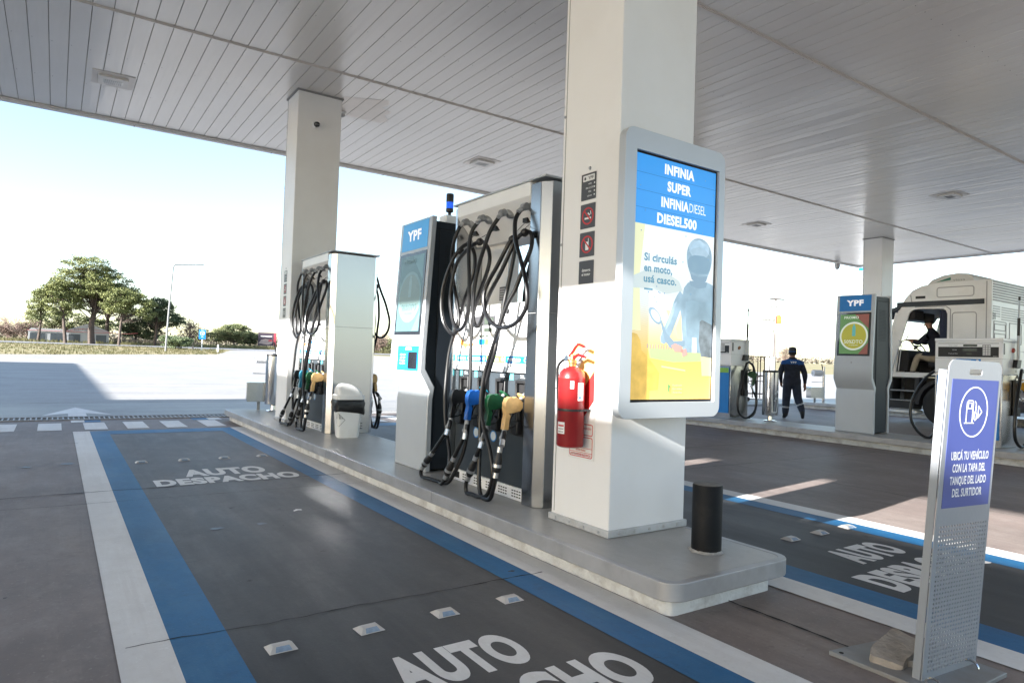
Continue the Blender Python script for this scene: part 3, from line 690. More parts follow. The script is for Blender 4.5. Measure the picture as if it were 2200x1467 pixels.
def make_dispenser(label, loc, colours):
    t = tag(empty('fuel_dispenser', loc), label, 'fuel dispenser', 'tall four hose dispensers')
    # steel end pillars with chamfered corners
    for nm, y0, y1 in (('steel_pillar', -.69, -.49), ('steel_pillar', .635, .69)):
        sg = 1 if y0 < 0 else -1; ya, yb = (y0, y1) if y0 < 0 else (y1, y0); ch = .07 if y0 < 0 else .02
        P = [(-.33, yb), (-.33, ya+sg*ch), (-.27, ya), (.27, ya), (.33, ya+sg*ch), (.33, yb), (.29, yb), (.29, yb-sg*.002), (-.29, yb-sg*.002), (-.29, yb)]
        P = P[:6]
        mb = MB(); mb.prism(P, FZ(), .0, 2.43); p = mb.build(nm, [steel_side], t, bevel=.004)
        if y0 < 0:
            mb = MB(); mb.box(-.272, .272, -.6915, -.6900, 1.44, 1.444); mb.box(-.331, -.3302, -.6, -.5, 1.44, 1.444)
            mb.build('sheet_seam', mat('seam_grey', (.25, .25, .25), .6), p, smooth=False)
            mb = MB()
            for i in range(3):
                for j in (0,): mb.box(.10+j*.08, .17+j*.08, -.692, -.6902, .06+i*.035, .068+i*.035)
            mb.build('vent_slot', hole_black, p, smooth=False)
    mb = MB()                                             # header with sloping underside
    P = [(-.335, 2.452), (-.335, 2.345), (-.12, 2.10), (.12, 2.10), (.335, 2.345), (.335, 2.452)]
    mb.prism(P, lambda u, v, tt: (u, tt, v), -.488, .633); hd = mb.build('header', mat('header_grey', (.76, .77, .78), .4, .0, var=.04), t, bevel=.004)
    mb = MB(); mb.prism([(-.345, -.69), (.345, -.69), (.345, .70), (-.345, .70)], FZ(), 2.453, 2.468); mb.build('top_cap', lgrey, t, bevel=.004)
    mb = MB(); mb.tube([(0, -.45+.02*math.cos(R(a)), 2.47+.03*math.sin(R(a))) for a in range(0, 181, 20)], .006, 6); mb.tube([(0, .4+.02*math.cos(R(a)), 2.47+.03*math.sin(R(a))) for a in range(0, 181, 20)], .006, 6)
    mb.build('lifting_eye', chrome, t)
    mb = MB(); mb.box(-.06, .06, .20, .632, 1.53, 2.2); mst = mb.build('mast_housing', white_panel, t, bevel=.006)
    mb = MB(); mb.box(-.062, -.0605, .22, .315, 1.60, 1.72); mb.build('rating_plate', sticker_dark, mst, smooth=False)
    mb = MB()
    for i in range(5): mb.box(-.0635, -.0622, .227, .308, 1.61+i*.021, 1.622+i*.021)
    mb.build('rating_print', ink_ghost, mst, smooth=False)
    # electronics head
    mb = MB(); mb.box(-.295, .295, -.488, .633, 1.03, 1.54); eh = mb.build('electronics_head', white_panel, t, bevel=.012)
    mb = MB(); mb.box(-.315, .315, -.488, .633, .985, 1.028); mb.build('shelf', lgrey, t, bevel=.004)
    for s in (1, -1):
        S = -s; f = (lambda S: (lambda u, v, tt: (S*(.2955+tt), -u if S > 0 else u, v)))(S)      # u = y as read from the -X side
        def rect(mb, y0, y1, z0, z1, a, b, m=0): mb.prism([(y0, z0), (y1, z0), (y1, z1), (y0, z1)], f, a, b, m)
        mb = MB(); mb.prism(rrect(.0, .34, 1.365, 1.447, .004), f, 0, .002); e = mb.build('display_bezel', sticker_dark, t)
        mb = MB(); rect(mb, .03, .17, 1.375, 1.43, .0022, .003); rect(mb, .05, .18, 1.31, 1.345, .0002, .001)
        for y0 in (.215, .160, .105): rect(mb, y0, y0+.042, 1.265, 1.285, .0002, .001)
        mb.build('lcd', lcd, e, smooth=False)
        for i, (mm, y0) in enumerate(((label_cyan, .213), (label_blue, .158), (label_green, .103))):
            mb = MB(); rect(mb, y0, y0+.047, 1.205, 1.25, .0002, .004); mb.build('price_button', mm, t)
        mb = MB(); rect(mb, -.075, -.015, 1.255, 1.345, .0, .004); kp = mb.build('keypad', ink_grey, t)
        mb = MB()
        for i in range(4):
            for j in range(3): rect(mb, -.071+j*.019, -.057+j*.019, 1.262+i*.021, 1.277+i*.021, .0045, .006)
        mb.build('key', ink_ghost, kp, smooth=False)
        mb = MB()
        for (y0, y1, z) in ((-.25, -.14, 1.36), (-.16, -.12, 1.475), (-.16, -.11, 1.40), (-.17, -.11, 1.38), (-.17, -.12, 1.325), (-.18, -.13, 1.312), (-.17, -.12, 1.297),
                            (-.18, -.12, 1.235), (-.19, -.13, 1.222), (-.18, -.13, 1.209), (-.30, -.22, 1.165), (.25, .36, 1.44-.09), (.26, .31, 1.275)):
            if y0 == -.25: continue
            rect(mb, y0, y1, z, z+.006, .0002, .0008)
        for y0 in (-.21, -.26, -.31, -.36): rect(mb, y0, y0+.022, 1.145, 1.153, .0002, .0008)
        for i in range(7): rect(mb, .475, .487, 1.34-i*.012, 1.345-i*.012, .0002, .0008)
        rect(mb, -.205, -.203, 1.19, 1.41, .0002, .0006); rect(mb, -.10, .36, 1.19, 1.192, .0002, .0006); rect(mb, .19, .34, 1.315, 1.317, .0002, .0006); rect(mb, -.32, -.16, 1.425, 1.427, .0002, .0006)
        for i in range(5): rect(mb, -.075, -.02, 1.24-i*.011, 1.242-i*.011, .0002, .0006)
        o_ = (S*.2955, 0, 0)
        text_mb(mb, 'Interruptor de Parada', (S*.2957, (-.24 if S < 0 else .24), 1.435), *(OX if S < 0 else OXP), w=.13, h=.012)
        mb.build('panel_print', ink_grey, t, smooth=False)
        mb = MB(); mb.lathe([(.022, 0), (.024, .006), (.020, .014)], (S*.2955, -.175 if S < 0 else .175, 1.475), (S, 0, 0), 16); mb.build('stop_knob', black, t)
        # orange picture of a nozzle printed on the left of the panel
        mb = MB(); mb.prism([(.57, 1.235), (.545, 1.255), (.52, 1.24), (.50, 1.22), (.40, 1.21), (.33, 1.215), (.33, 1.195), (.40, 1.198), (.46, 1.185), (.47, 1.155), (.49, 1.165), (.50, 1.185), (.55, 1.20), (.575, 1.21)], f, .0002, .0008)
        mb.build('nozzle_picture', orange, t, smooth=False)
        for lab, mm, ya, yb in (('INFINIA', label_cyan, .62, .375), ('SUPER', label_blue, .37, .125), ('INFINIA DIESEL', label_green, .12, -.155), ('DIESEL500', label_blue, -.16, -.475)):
            if S > 0: ya, yb = ya, yb
            mb = MB(); rect(mb, yb, ya, 1.058, 1.115, .0003, .0012); lb = mb.build('product_label', mm, t, smooth=False)
            mb = MB(); yc = (ya+yb)/2; wd = abs(ya-yb)
            text_mb(mb, lab, (S*.2970, (yc+.03) if S < 0 else -(yc+.03), 1.072), *(OX if S < 0 else OXP), w=wd*.55, h=.026, bold=.03)
            mb.prism(circ(yb+.035, 1.086, .017, 16), f, .0014, .0018, holes=[circ(yb+.035, 1.086, .012, 16)])
            mb.build('lettering', sticker_white, lb, smooth=False)
    # lower cabinet
    mb = MB(); mb.box(-.28, .28, -.488, .633, .10, .984); cab = mb.build('lower_cabinet', darkpanel, t, bevel=.004)
    mb = MB(); mb.box(-.286, .286, -.488, .633, .0, .098); vp = mb.build('plinth', white_panel, t, bevel=.003)
    mb = MB()
    for S in (-1, 1):
        for g0 in (.47, .28, .09, -.10, -.29, -.43):
            if g0 == -.43: continue
            for i in range(3):
                for j in range(4): mb.box(S*.2875, S*.2862, g0-.13+j*.033, g0-.13+j*.033+.022, .022+i*.022, .031+i*.022)
        mb.box(S*.2875, S*.2862, .52, .60, .025, .08)
    mb.build('plinth_slot', hole_black, vp, smooth=False)['kind'] = 'stuff'
    mb = MB()
    for S in (-1, 1):
        for k in 'ABCD':
            y = HY[k]; text_mb(mb, {'A': 'INFINIA', 'B': 'SUPER', 'C': 'INFINIA D.', 'D': 'DIESEL'}[k], (S*.2806, y+.02, .958), *(OX if S < 0 else OXP), w=.05, h=.011, bold=.02)
            mb.box(S*.2806, S*.2802, y-.015, y+.045, .945, .949)
    mb.build('cabinet_print', ink_ghost, cab, smooth=False)
    mb = MB()
    for S in (-1, 1):
        for y in (.57, .31, -.02-.215+.0, -.325-.14): mb.box(S*.2820, S*.2802, y-.032, y+.022, .925, .985-.004)
    mb.build('cyan_tag', cyan_tag, cab, smooth=False)
    mb = MB()
    for y in (.27, .00):
        mb.prism(circ(y, .545-.09, .047, 24), FX(-.28), .0005, .0015)
    rs = mb.build('round_sticker', label_blue, cab, smooth=False)
    mb = MB()
    for y in (.27, .00): mb.prism(circ(y, .545-.09, .037, 24), FX(-.28), .0017, .0022)
    mb.build('sticker_centre', mat('sticker_pale', (.5, .56, .6), .4), rs, smooth=False)
    for s in (1, -1):
        for k in 'ABCD':
            make_holster(t, HY[k], s)
            tip = make_hose(t, k, s, colours['ABCD'.index(k)])
            make_nozzle(t, tip.y, (-abs(tip.x), 0, tip.z), colours['ABCD'.index(k)], -1 if s > 0 else 1)
        # retractor cables with rubber hose clamps
        for (y, z, yy) in ((.47, 2.02, .50), (.15, 2.06, .17), (-.50, 2.05, -.40), (-.34, 2.02, -.28)):
            mb = MB(); S = -1 if s > 0 else 1
            mb.tube([(S*.22, yy, 2.19), (S*.385, y, z+.03)], .0022, 5); mb.lathe([(.020, -.028), (.031, -.012), (.031, .012), (.020, .028)], (S*.385, y, z), (0, .9, -.3), 12)
            mb.obox((S*.215, yy, 2.20), (.02, 0, 0), (0, .028, 0), (0, 0, .018))
            mb.build('hose_retractor', black, t)
    return t
D1 = make_dispenser('nearest tall dispenser, beside the column, with black, blue, green and tan nozzles', (3.28, 4.62, .2), ['black', 'blue', 'green', 'tan'])
D2 = make_dispenser('farther tall dispenser, standing behind the white bin and its steel end panel', (3.36, 9.45, .2), ['black', 'teal', 'green', 'tan'])

# ------------------------------------------------------------------ kiosks
def make_kiosk(label, loc, kind):
    """local: front face towards -x, y 0..0.66, depth 0..0.58; loc z = island top"""
    t = tag(empty('payment_kiosk', loc), label, 'kiosk', 'tall grey screen kiosks on the islands')
    W_ = .68; D_ = .56; Hh = 2.42
    prof = [(.0, 0), (.0, .58), (.03, .74), (-.085, .92), (-.075, 1.2), (.0, Hh), (.075, Hh), (.075, 1.0), (.105, .80), (.085, .70), (.085, 0)]
    prof = [(.015, 0), (.015, .66), (.03, .76), (-.075, .93), (-.07, 1.15), (.0, Hh), (.050, Hh), (-.015, 1.18), (-.018, .97), (.085, .80), (.068, .68), (.068, 0)]
    mb = MB(); mb.prism(prof, lambda u, v, tt: (u, tt, v), 0, W_); fr_ = mb.build('front_shell', lgrey, t, bevel=.008)
    mb = MB(); mb.prism([(D_-u, v) for u, v in prof], lambda u, v, tt: (u, tt, v), 0, W_); mb.build('back_shell', lgrey, t, bevel=.008)
    mb = MB(); mb.prism([(.05, .02), (.05, .70), (.06, .80), (-.02, .98), (-.018, 1.2), (.045, Hh-.04), (D_-.045, Hh-.04), (D_+.018, 1.2), (D_+.02, .98), (D_-.06, .80), (D_-.05, .70), (D_-.05, .02)], lambda u, v, tt: (u, tt, v), .022, W_-.022)
    body = mb.build('body', kiosk_black, t, bevel=.006)
    mb = MB(); mb.box(.10, D_-.10, .016, .0225, .12, Hh-.12); mb.box(.10, D_-.10, W_-.0225, W_-.016, .12, Hh-.12); mb.build('side_panel', kiosk_black, body, bevel=.003)
    mb = MB(); mb.box(.06, D_-.06, .0205, W_-.0205, Hh-.115, Hh-.108); mb.box(.09, .094, .0205, .0225, .05, Hh-.1); mb.build('panel_gap', hole_black, body, smooth=False)
    mb = MB()
    for i in range(14):
        for j in range(22): mb.lathe([(.005, 0), (.005, .0012)], (.16+i*.019, .0160, 1.62+j*.025), (0, -1, 0), 5)
    mb.build('speaker_hole', hole_black, body, smooth=False)['kind'] = 'stuff'
    # front plane between (x=-.07, z=1.15) and (x=0, z=Hh)
    def F(u, v, tt):
        return (-.07+.07*(v-1.15)/(Hh-1.15)-tt if v > 1.15 else (-.075+.005*(v-.93)/.22)-tt, u, v)
    mb = MB(); mb.prism([(.06, 2.13), (W_-.055, 2.13), (W_-.055, 2.405), (.06, 2.405)], F, .0015, .003); hb = mb.build('header_panel', label_blue if kind == 2 else mat('header_blue', (.035, .27, .58), .3, var=.06, emis=.30*SCR), t, smooth=False)
    xh = -.07+.07*(2.25-1.15)/(Hh-1.15)
    mb = MB(); text_mb(mb, 'YPF', (F(0, 2.24, 0)[0]-.0085, W_/2, 2.225), *OX, w=.30, h=.10, bold=.04); mb.build('lettering', mat('backlit_white', (.75, .77, .8), .4, var=.02, emis=.55*SCR), hb, smooth=False)
    mb = MB()
    if kind == 1: z0, z1 = 1.29, 2.10
    else: z0, z1 = 1.34, 2.10
    mb.prism([(.05, z0), (W_-.05, z0), (W_-.05, z1), (.05, z1)], F, .001, .006); sc = mb.build('screen', glassdark, t, bevel=.002)
    # promo shown on the screen
    e = .42*SCR if kind == 2 else .12*SCR
    em = lambda n, c, k=1: mat(n+str(kind), c, .25, var=.02, emis=e*k)
    def lay(name, poly, lvl, m, holes=()):
        mb = MB(); mb.prism(poly, F, .0062+lvl*.0004, .0064+lvl*.0004, holes=holes); mb.build(name, m, sc, smooth=False)
    a, b = .085, W_-.085; zz0, zz1 = z0+.035, z1-.03; yc = (a+b)/2; zc = zz0+(zz1-zz0)*.45; R_ = (b-a)/2
    lay('picture_background', [(a, zz0), (b, zz0), (b, zz1), (a, zz1)], 0, em('promo_green', (.10, .22, .07) if kind == 2 else (.07, .14, .15)))
    lay('picture_corner', [(a, zz0), (a+.16, zz0), (a, zz0+.2)], 1, em('promo_brown', (.22, .07, .05) if kind == 2 else (.10, .20, .22)))
    lay('picture_corner', [(a, zz1), (a, zz1-.25), (a+.2, zz1-.06), (a+.24, zz1)], 1, em('promo_brown', (.22, .07, .05) if kind == 2 else (.1, .2, .22)))
    lay('promo_ring', circ(yc, zc, R_-.005, 40), 2, em('promo_white', (.62, .68, .60) if kind == 2 else (.13, .22, .23)))
    lay('promo_disc', circ(yc, zc, R_-.035, 40), 3, em('promo_olive', (.36, .34, .03) if kind == 2 else (.12, .18, .17)))
    bt = [(yc-.03, zc), (yc+.03, zc), (yc+.03, zc+.15), (yc+.012, zc+.19), (yc+.012, zc+.21), (yc-.012, zc+.21), (yc-.012, zc+.19), (yc-.03, zc+.15)]
    lay('bottle_picture', bt, 4, em('promo_teal', (.10, .35, .32) if kind == 2 else (.16, .25, .26)))
    mb = MB(); P = lambda z: (F(0, z, 0)[0]-.0100, yc, z)
    text_mb(mb, 'PROMO', (P(zz1-.08)[0], yc+.05, zz1-.075), *OX, w=.26, h=.045, bold=.02)
    mb.build('promo_heading', em('promo_white', (.62, .68, .6)), sc, smooth=False); mb = MB()
    text_mb(mb, '50%DTO', P(zc-.13), *OX, w=.33, h=.065, bold=.01)
    text_mb(mb, '2\u00aa UNIDAD', P(zc-.17), *OX, w=.16, h=.02, bold=.0)
    mb.build('promo_lettering', em('promo_white', (.62, .68, .6)), sc, smooth=False)
    mb = MB(); mb.lathe([(.014, 0), (.014, .004), (.009, .006)], (F(0, 1.22, 0)[0], W_/2+.02, 1.225), (-1, 0, 0), 16); mb.build('sensor', cast, t)
    if kind == 1:
        mb = MB(); mb.prism([(.045, .945), (W_-.17, .945), (W_-.17, 1.185), (.045, 1.185)], F, .001, .003); ib = mb.build('instruction_sticker', label_blue, t, smooth=False)
        mb = MB(); mb.prism([(W_-.165, .945), (W_-.02, .945), (W_-.02, 1.06), (W_-.165, 1.06)], F, .001, .0025); wb = mb.build('instruction_note', sticker_white, t, smooth=False)
        mb = MB(); mb.prism(rrect(.075, .26, .965, 1.125, .012), F, .0035, .006); mb.build('card_reader', glassdark, ib)
        mb = MB(); X_ = lambda z: F(0, z, 0)[0]-.0035
        for i, s_ in enumerate(('ACERCA TU', 'APP YPF', 'O TARJETA', 'AL LECTOR')): text_mb(mb, s_, (X_(1.08-i*.028)-.0006, .385, 1.09-i*.028), *OX, w=.12, h=.016, bold=.02)
        text_mb(mb, 'MODO QR', (X_(1.15)-.0006, .22, 1.145), *OX, w=.13, h=.02, bold=.02) if False else None
        text_mb(mb, 'mobil', (X_(1.15)-.0006, .24, 1.142), *OX, w=.14, h=.022, bold=.03) if False else None
        mb.prism(rrect(.20, .33, 1.145, 1.168, .005), F, .0035, .0042)
        mb.build('sticker_lettering', sticker_white, ib, smooth=False)
        mb = MB()
        for i in range(5): mb.prism([(W_-.15, .962+i*.018), (W_-.04, .962+i*.018), (W_-.04, .966+i*.018), (W_-.15, .966+i*.018)], F, .0028, .0032)
        mb.build('note_print', ink_grey, wb, smooth=False)
        mb = MB(); mb.prism([(0.012, .98), (.012, 1.12), (.035, 1.06), (.04, .96)], F, .0012, .002); mb.build('scratch', cast, t, smooth=False)
    return t
make_kiosk('tall grey kiosk left of the near dispenser, topped by a blue beacon', (2.89, 5.63, .2), 1)
make_kiosk('tall grey kiosk with a green and yellow promotion screen, on the second island', (11.62, 5.97, .2), 2)
# beacon
t = tag(empty('beacon_light', (3.16, 5.80, 2.58)), 'small black and blue signal beacon on a white block above the near kiosk', 'beacon')
mb = MB(); mb.prism(rrect(-.075, .075, -.075, .075, .01), FZ(), 0, .09); mb.build('mounting_block', white_panel, t, bevel=.006)
mb = MB(); mb.lathe([(.016, .09), (.016, .13), (.035, .14)], seg=16); mb.build('stem', black, t)
mb = MB(); mb.lathe([(.037, .14), (.037, .17)], seg=20); mb.lathe([(.037, .235), (.037, .31), (.033, .318)], seg=20); mb.build('housing', black, t)
mb = MB(); mb.lathe([(.036, .1705), (.036, .2345)], seg=20); mb.build('blue_lens', mat('beacon_blue', (.01, .10, .75), .1, var=.1, emis=.8*SCR), t)

# ------------------------------------------------------------------ framed screen on the near column
SX0, SX1, SZ0, SZ1 = 2.70, 3.60, .965, 2.69
t = tag(empty('display_screen', (3.23, 2.96, 1.0)), 'large grey framed screen with fuel names and a motorcyclist, fixed to the near column', 'screen')
def P_(o): o.location = Vector(o.location)-Vector(t.location); return o
FD = 2.845
mb = MB(); mb.box(2.875, 3.50, 2.90, 3.085, 1.0, 2.67); P_(mb.build('back_box', mat('back_box', (.03, .037, .045), .4, .3), t, bevel=.005))
mb = MB()
fl = FY(FD+.055)
mb.prism(rrect(SX0, SX1, SZ0, SZ1, .07, 7), fl, 0, .055, holes=[[(2.795, 1.062), (3.545, 1.062), (3.545, 2.565), (2.795, 2.565)]])
P_(mb.build('frame', mat('frame_silver', (.52, .55, .58), .35, .3, var=.03), t, bevel=.014, bseg=3))
mb = MB(); mb.box(2.79, 3.55, FD+.022, FD+.05, 1.055, 2.572); P_(mb.build('bezel', hole_black, t, smooth=False))
def em(n, c, k=1.0): return mat('screen_'+n, c, .12, var=.02, emis=.72*SCR*k, spec=.5)
GX0, GX1, GZ0, GZ1 = 2.812, 3.532, 1.078, 2.552
def SU(u, v): return (GX0+(GX1-GX0)*u, GZ1-(GZ1-GZ0)*v)
pic = None
def lay(name, pts, lvl, m, holes=()):
    global pic
    mb = MB(); mb.prism([SU(*p) for p in pts], FY(FD+.022), .001+lvl*.0006, .0014+lvl*.0006, holes=[[SU(*p) for p in h] for h in holes])
    o = mb.build(name, m, t if pic is None else pic, smooth=False)
    if pic is None: P_(o); pic = o
    return o
# base: pale to yellow picture (a printed gradient, part of what the screen shows)
def grad(name, stops, axis=1, streak=0):
    m = bpy.data.materials.new(name); m.use_nodes = True; N = m.node_tree.nodes; L = m.node_tree.links; b = N['Principled BSDF']
    g = N.new('ShaderNodeNewGeometry'); s = N.new('ShaderNodeSeparateXYZ'); L.new(g.outputs['Position'], s.inputs[0])
    r = N.new('ShaderNodeMapRange'); r.inputs[1].default_value = GZ1; r.inputs[2].default_value = GZ0; L.new(s.outputs[2], r.inputs[0])
    cr = N.new('ShaderNodeValToRGB'); L.new(r.outputs[0], cr.inputs[0])
    while len(cr.color_ramp.elements) < len(stops): cr.color_ramp.elements.new(.5)
    for e, (p, c) in zip(cr.color_ramp.elements, stops): e.position = p; e.color = (*c, 1)
    w = N.new('ShaderNodeTexWave'); w.bands_direction = 'Z'; w.inputs['Scale'].default_value = 28; w.inputs['Distortion'].default_value = 1.5
    mp = N.new('ShaderNodeMapping'); mp.inputs['Rotation'].default_value = (0, R(14), 0); L.new(g.outputs['Position'], mp.inputs[0]); L.new(mp.outputs[0], w.inputs[0])
    mx = N.new('ShaderNodeMix'); mx.data_type = 'RGBA'; mx.blend_type = 'MULTIPLY'; mr = N.new('ShaderNodeMapRange'); mr.inputs[3].default_value = 0; mr.inputs[4].default_value = streak
    L.new(w.outputs[0], mr.inputs[0]); L.new(mr.outputs[0], mx.inputs[0]); L.new(cr.outputs[0], mx.inputs[6]); mx.inputs[7].default_value = (.75, .62, .45, 1)
    L.new(mx.outputs[2], b.inputs['Base Color']); L.new(mx.outputs[2], b.inputs['Emission Color']); b.inputs['Emission Strength'].default_value = .78*SCR
    b.inputs['Roughness'].default_value = .12
    return m
lay('picture', [(0, 0), (1, 0), (1, 1), (0, 1)], 0, grad('screen_gradient', [(0, (.8, .85, .9)), (.42, (.74, .80, .84)), (.60, (.66, .70, .74)), (.70, (.70, .60, .36)), (.82, (.85, .52, .12)), (1, (.88, .60, .17))], streak=.35))
lay('picture_side_glow', [(0, .28), (.12, .28), (.07, .50), (.10, .72), (0, .72)], .3, em('cream', (.72, .70, .42)))
lay('blue_header', [(0, 0), (1, 0), (1, .285), (0, .285)], 1, em('blue', (.035, .27, .68)))
mb = MB()
for v in (.075, .147, .218): mb.prism([SU(0, v), SU(1, v), SU(1, v+.0015), SU(0, v+.0015)], FY(FD+.022), .0020, .0024)
mb.build('header_line', em('deepblue', (.01, .10, .32)), pic, smooth=False)
Y_ = FD+.022-.0024
for s_, v, wd, cx in (('INFINIA', .058, .27, .52), ('SUPER', .128, .215, .52), ('DIESEL500', .268, .36, .505)):
    mb = MB(); x, z = SU(cx, v); text_mb(mb, s_, (x, Y_, z), *OY, w=wd, h=.060, bold=.045); mb.build('fuel_lettering', em('white', (.85, .88, .9)), pic, smooth=False)
mb = MB(); x, z = SU(.30, .198); text_mb(mb, 'INFINIA', (x, Y_, z), *OY, w=.25, h=.060, bold=.045, align='L')
x, z = SU(.655, .198); text_mb(mb, 'DIESEL', (x, Y_, z), *OY, w=.155, h=.060, bold=-.005, align='L')
mb.build('fuel_lettering', em('white', (.85, .88, .9)), pic, smooth=False)
# misty landscape, rider, mirror, city strip
lay('hill_shape', [(0, .50), (.15, .47), (.35, .465), (.55, .50), (.6, .54), (.4, .56), (.2, .545), (0, .55)], .8, em('mist', (.52, .57, .56)))
def emn(n, c, sc=9, v=.35, c2=None): return mat('screen_'+n, c, .12, var=v, scale=sc, emis=.72*SCR, colvar=c2)
rider = emn('rider', (.24, .34, .42), 7, .2, (.18, .26, .33)); rider2 = emn('rider_dark', (.15, .23, .30), 9, .2, (.19, .27, .35)); pale = em('pale', (.50, .58, .66)); ridl = emn('rider_light', (.33, .43, .51), 8, .2, (.26, .36, .44))
lay('rider_body', [(.60, .555), (.615, .525), (.66, .502), (.72, .490), (.90, .488), (.97, .495), (1, .50), (1, .80), (.62, .80), (.61, .74), (.60, .70), (.59, .655), (.575, .62), (.53, .665), (.475, .72), (.43, .755), (.385, .77), (.345, .765), (.335, .745), (.36, .715), (.41, .675), (.455, .63), (.49, .59), (.53, .56), (.565, .54)], 1.2, rider)
lay('rider_body_shade', [(.64, .585), (.72, .575), (.86, .578), (1, .57), (1, .70), (.98, .78), (.70, .785), (.66, .72), (.645, .66)], 1.6, mat('screen_rider_mid', (.21, .31, .39), .12, var=.25, scale=6, emis=.7*SCR))
lay('sleeve_fold', [(.49, .60), (.53, .585), (.50, .63), (.45, .68), (.40, .71), (.44, .66)], 1.9, ridl)
lay('collar', [(.68, .492), (.92, .490), (.90, .512), (.80, .522), (.70, .512)], 1.9, rider2)
def egg(cx, cy, rx, ry, k=.0, a0=0, a1=360, n=36): return [(cx+rx*(1+k*math.sin(R(a)))*math.cos(R(a)), cy+ry*math.sin(R(a))) for a in [a0+(a1-a0)*i/n for i in range(n)]]
lay('helmet', egg(.805, .400, .165, .098, -.16), 1.8, rider)
lay('helmet_top', egg(.80, .352, .135, .044, -.1), 2.1, ridl)
lay('helmet_stripe', [(.655, .372), (.72, .325), (.80, .308), (.88, .325), (.945, .372), (.90, .352), (.80, .338), (.71, .352)], 2.4, emn('stripe', (.36, .47, .56), 12, .2, (.24, .36, .46)))
lay('visor', [(.650, .405), (.68, .388), (.74, .378), (.86, .376), (.925, .385), (.957, .402), (.950, .432), (.915, .452), (.80, .458), (.70, .452), (.660, .432)], 2.7, emn('visor', (.13, .21, .28), 6, .2, (.20, .30, .38)))
lay('chin_bar', [(.69, .462), (.80, .470), (.92, .462), (.90, .485), (.86, .494), (.76, .494), (.71, .485)], 2.7, rider2)
lay('hand_mirror', [(.265+.075*math.cos(a)+.02*math.sin(a), .655+.033*math.sin(a)+.012*math.cos(a)) for a in [2*math.pi*i/20 for i in range(20)]], 1.2, rider2)
lay('mirror_face', [(.272+.055*math.cos(a)+.015*math.sin(a), .655+.024*math.sin(a)+.009*math.cos(a)) for a in [2*math.pi*i/20 for i in range(20)]], 1.6, pale)
lay('handlebar', [(.33, .675), (.345, .672), (.40, .72), (.50, .755), (.64, .75), (.64, .775), (.46, .785), (.38, .75)], 1.9, rider2)
lay('orange_patch', [(.60, .62), (.64, .70), (.66, .75), (.55, .745), (.52, .70)], 1.0, em('peach', (.80, .55, .28)))
lay('orange_patch', [(.39, .625), (.48, .63), (.44, .665)], 1.0, em('peach', (.8, .55, .28)))
st = []
lay('green_strip', [(.2, .79), (.98, .785), (.98, .835), (.5, .845), (.22, .83)], 1.0, em('olive', (.36, .42, .22)))
lay('pink_patch', [(.47, .775), (.52, .765), (.60, .775), (.62, .80), (.52, .80)], 2.2, em('pink', (.62, .28, .25)))
lay('pink_patch', [(.60, .79), (.66, .785), (.68, .81), (.62, .82)], 2.2, em('pink', (.62, .28, .25)))
for k in range(12): lay('tiny_figure', [(.18+k*.032, .772), (.192+k*.032, .772), (.194+k*.032, .79), (.178+k*.032, .79)], 1.4, mat('screen_figure', (.40, .30, .26), .12, emis=.6*SCR))
lay('pale_post', [(.74, .735), (.79, .735), (.80, .80), (.74, .80)], 2.2, em('cream2', (.70, .70, .58)))
lay('pale_post', [(.86, .815), (1, .81), (1, .90), (.88, .90)], 2.2, em('cream3', (.72, .58, .30)))
lay('dark_reflection', [(.83, .665), (.86, .655), (1, .675), (1, .82), (.86, .815), (.825, .75)], 2.6, emn('slate', (.12, .15, .18), 20))  # dark reflection on the glass, painted into the picture
lay('ochre_silhouette', [(0, .73), (.06, .735), (.10, .76), (.115, .80), (.20, .83), (.27, .86), (.33, .89), (.32, .96), (.22, .965), (.22, 1), (0, 1)], 1.0, emn('ochre', (.66, .42, .09), 12, .15))
lay('pale_bar', [(.36, .86), (.66, .875), (.66, .882), (.36, .867)], 1.2, em('cream3', (.72, .58, .3)))
mb = MB()
for s_, v, wd in (('Si circul\u00e1s', .432, .285), ('en moto,', .476, .245), ('us\u00e1 casco.', .520, .285)):
    x, z = SU(.115, v); text_mb(mb, s_, (x, Y_-.0012, z), *OY, w=wd, h=.047, bold=.03, align='L')
mb.prism([SU(.125, .545), SU(.225, .545), SU(.225, .552), SU(.125, .552)], FY(FD+.022), .0034, .0038)
x, z = SU(.50, .945)
for i, s_ in enumerate(('Fundaci\u00f3n', 'Estrellas', 'Amarillas')): text_mb(mb, s_, (x, Y_-.0012, z-.022*i), *OY, w=.085, h=.013, bold=.01, align='L')
mb.build('message_lettering', em('slateblue', (.10, .24, .33)), pic, smooth=False)
mb = MB(); mb.prism([SU(.44, .935), SU(.475, .945), SU(.46, .955), SU(.465, .975), SU(.445, .965)], FY(FD+.022), .0030, .0034); mb.build('small_logo', em('logogreen', (.15, .35, .12)), pic, smooth=False)
mb = MB(); random.seed(3)
for k in range(26):
    u, v = random.uniform(.03, .97), random.choice((random.uniform(.02, .28), random.uniform(.3, .6))); mb.prism([SU(u+.006*math.cos(a), v+.003*math.sin(a)) for a in (0, 1.05, 2.1, 3.14, 4.2, 5.2)], FY(FD+.022), .0036+k*.00002, .0038+k*.00002)
mb.build('dirt_speck', mat('screen_speck', (.08, .25, .45), .3, emis=.35*SCR), pic, smooth=False)

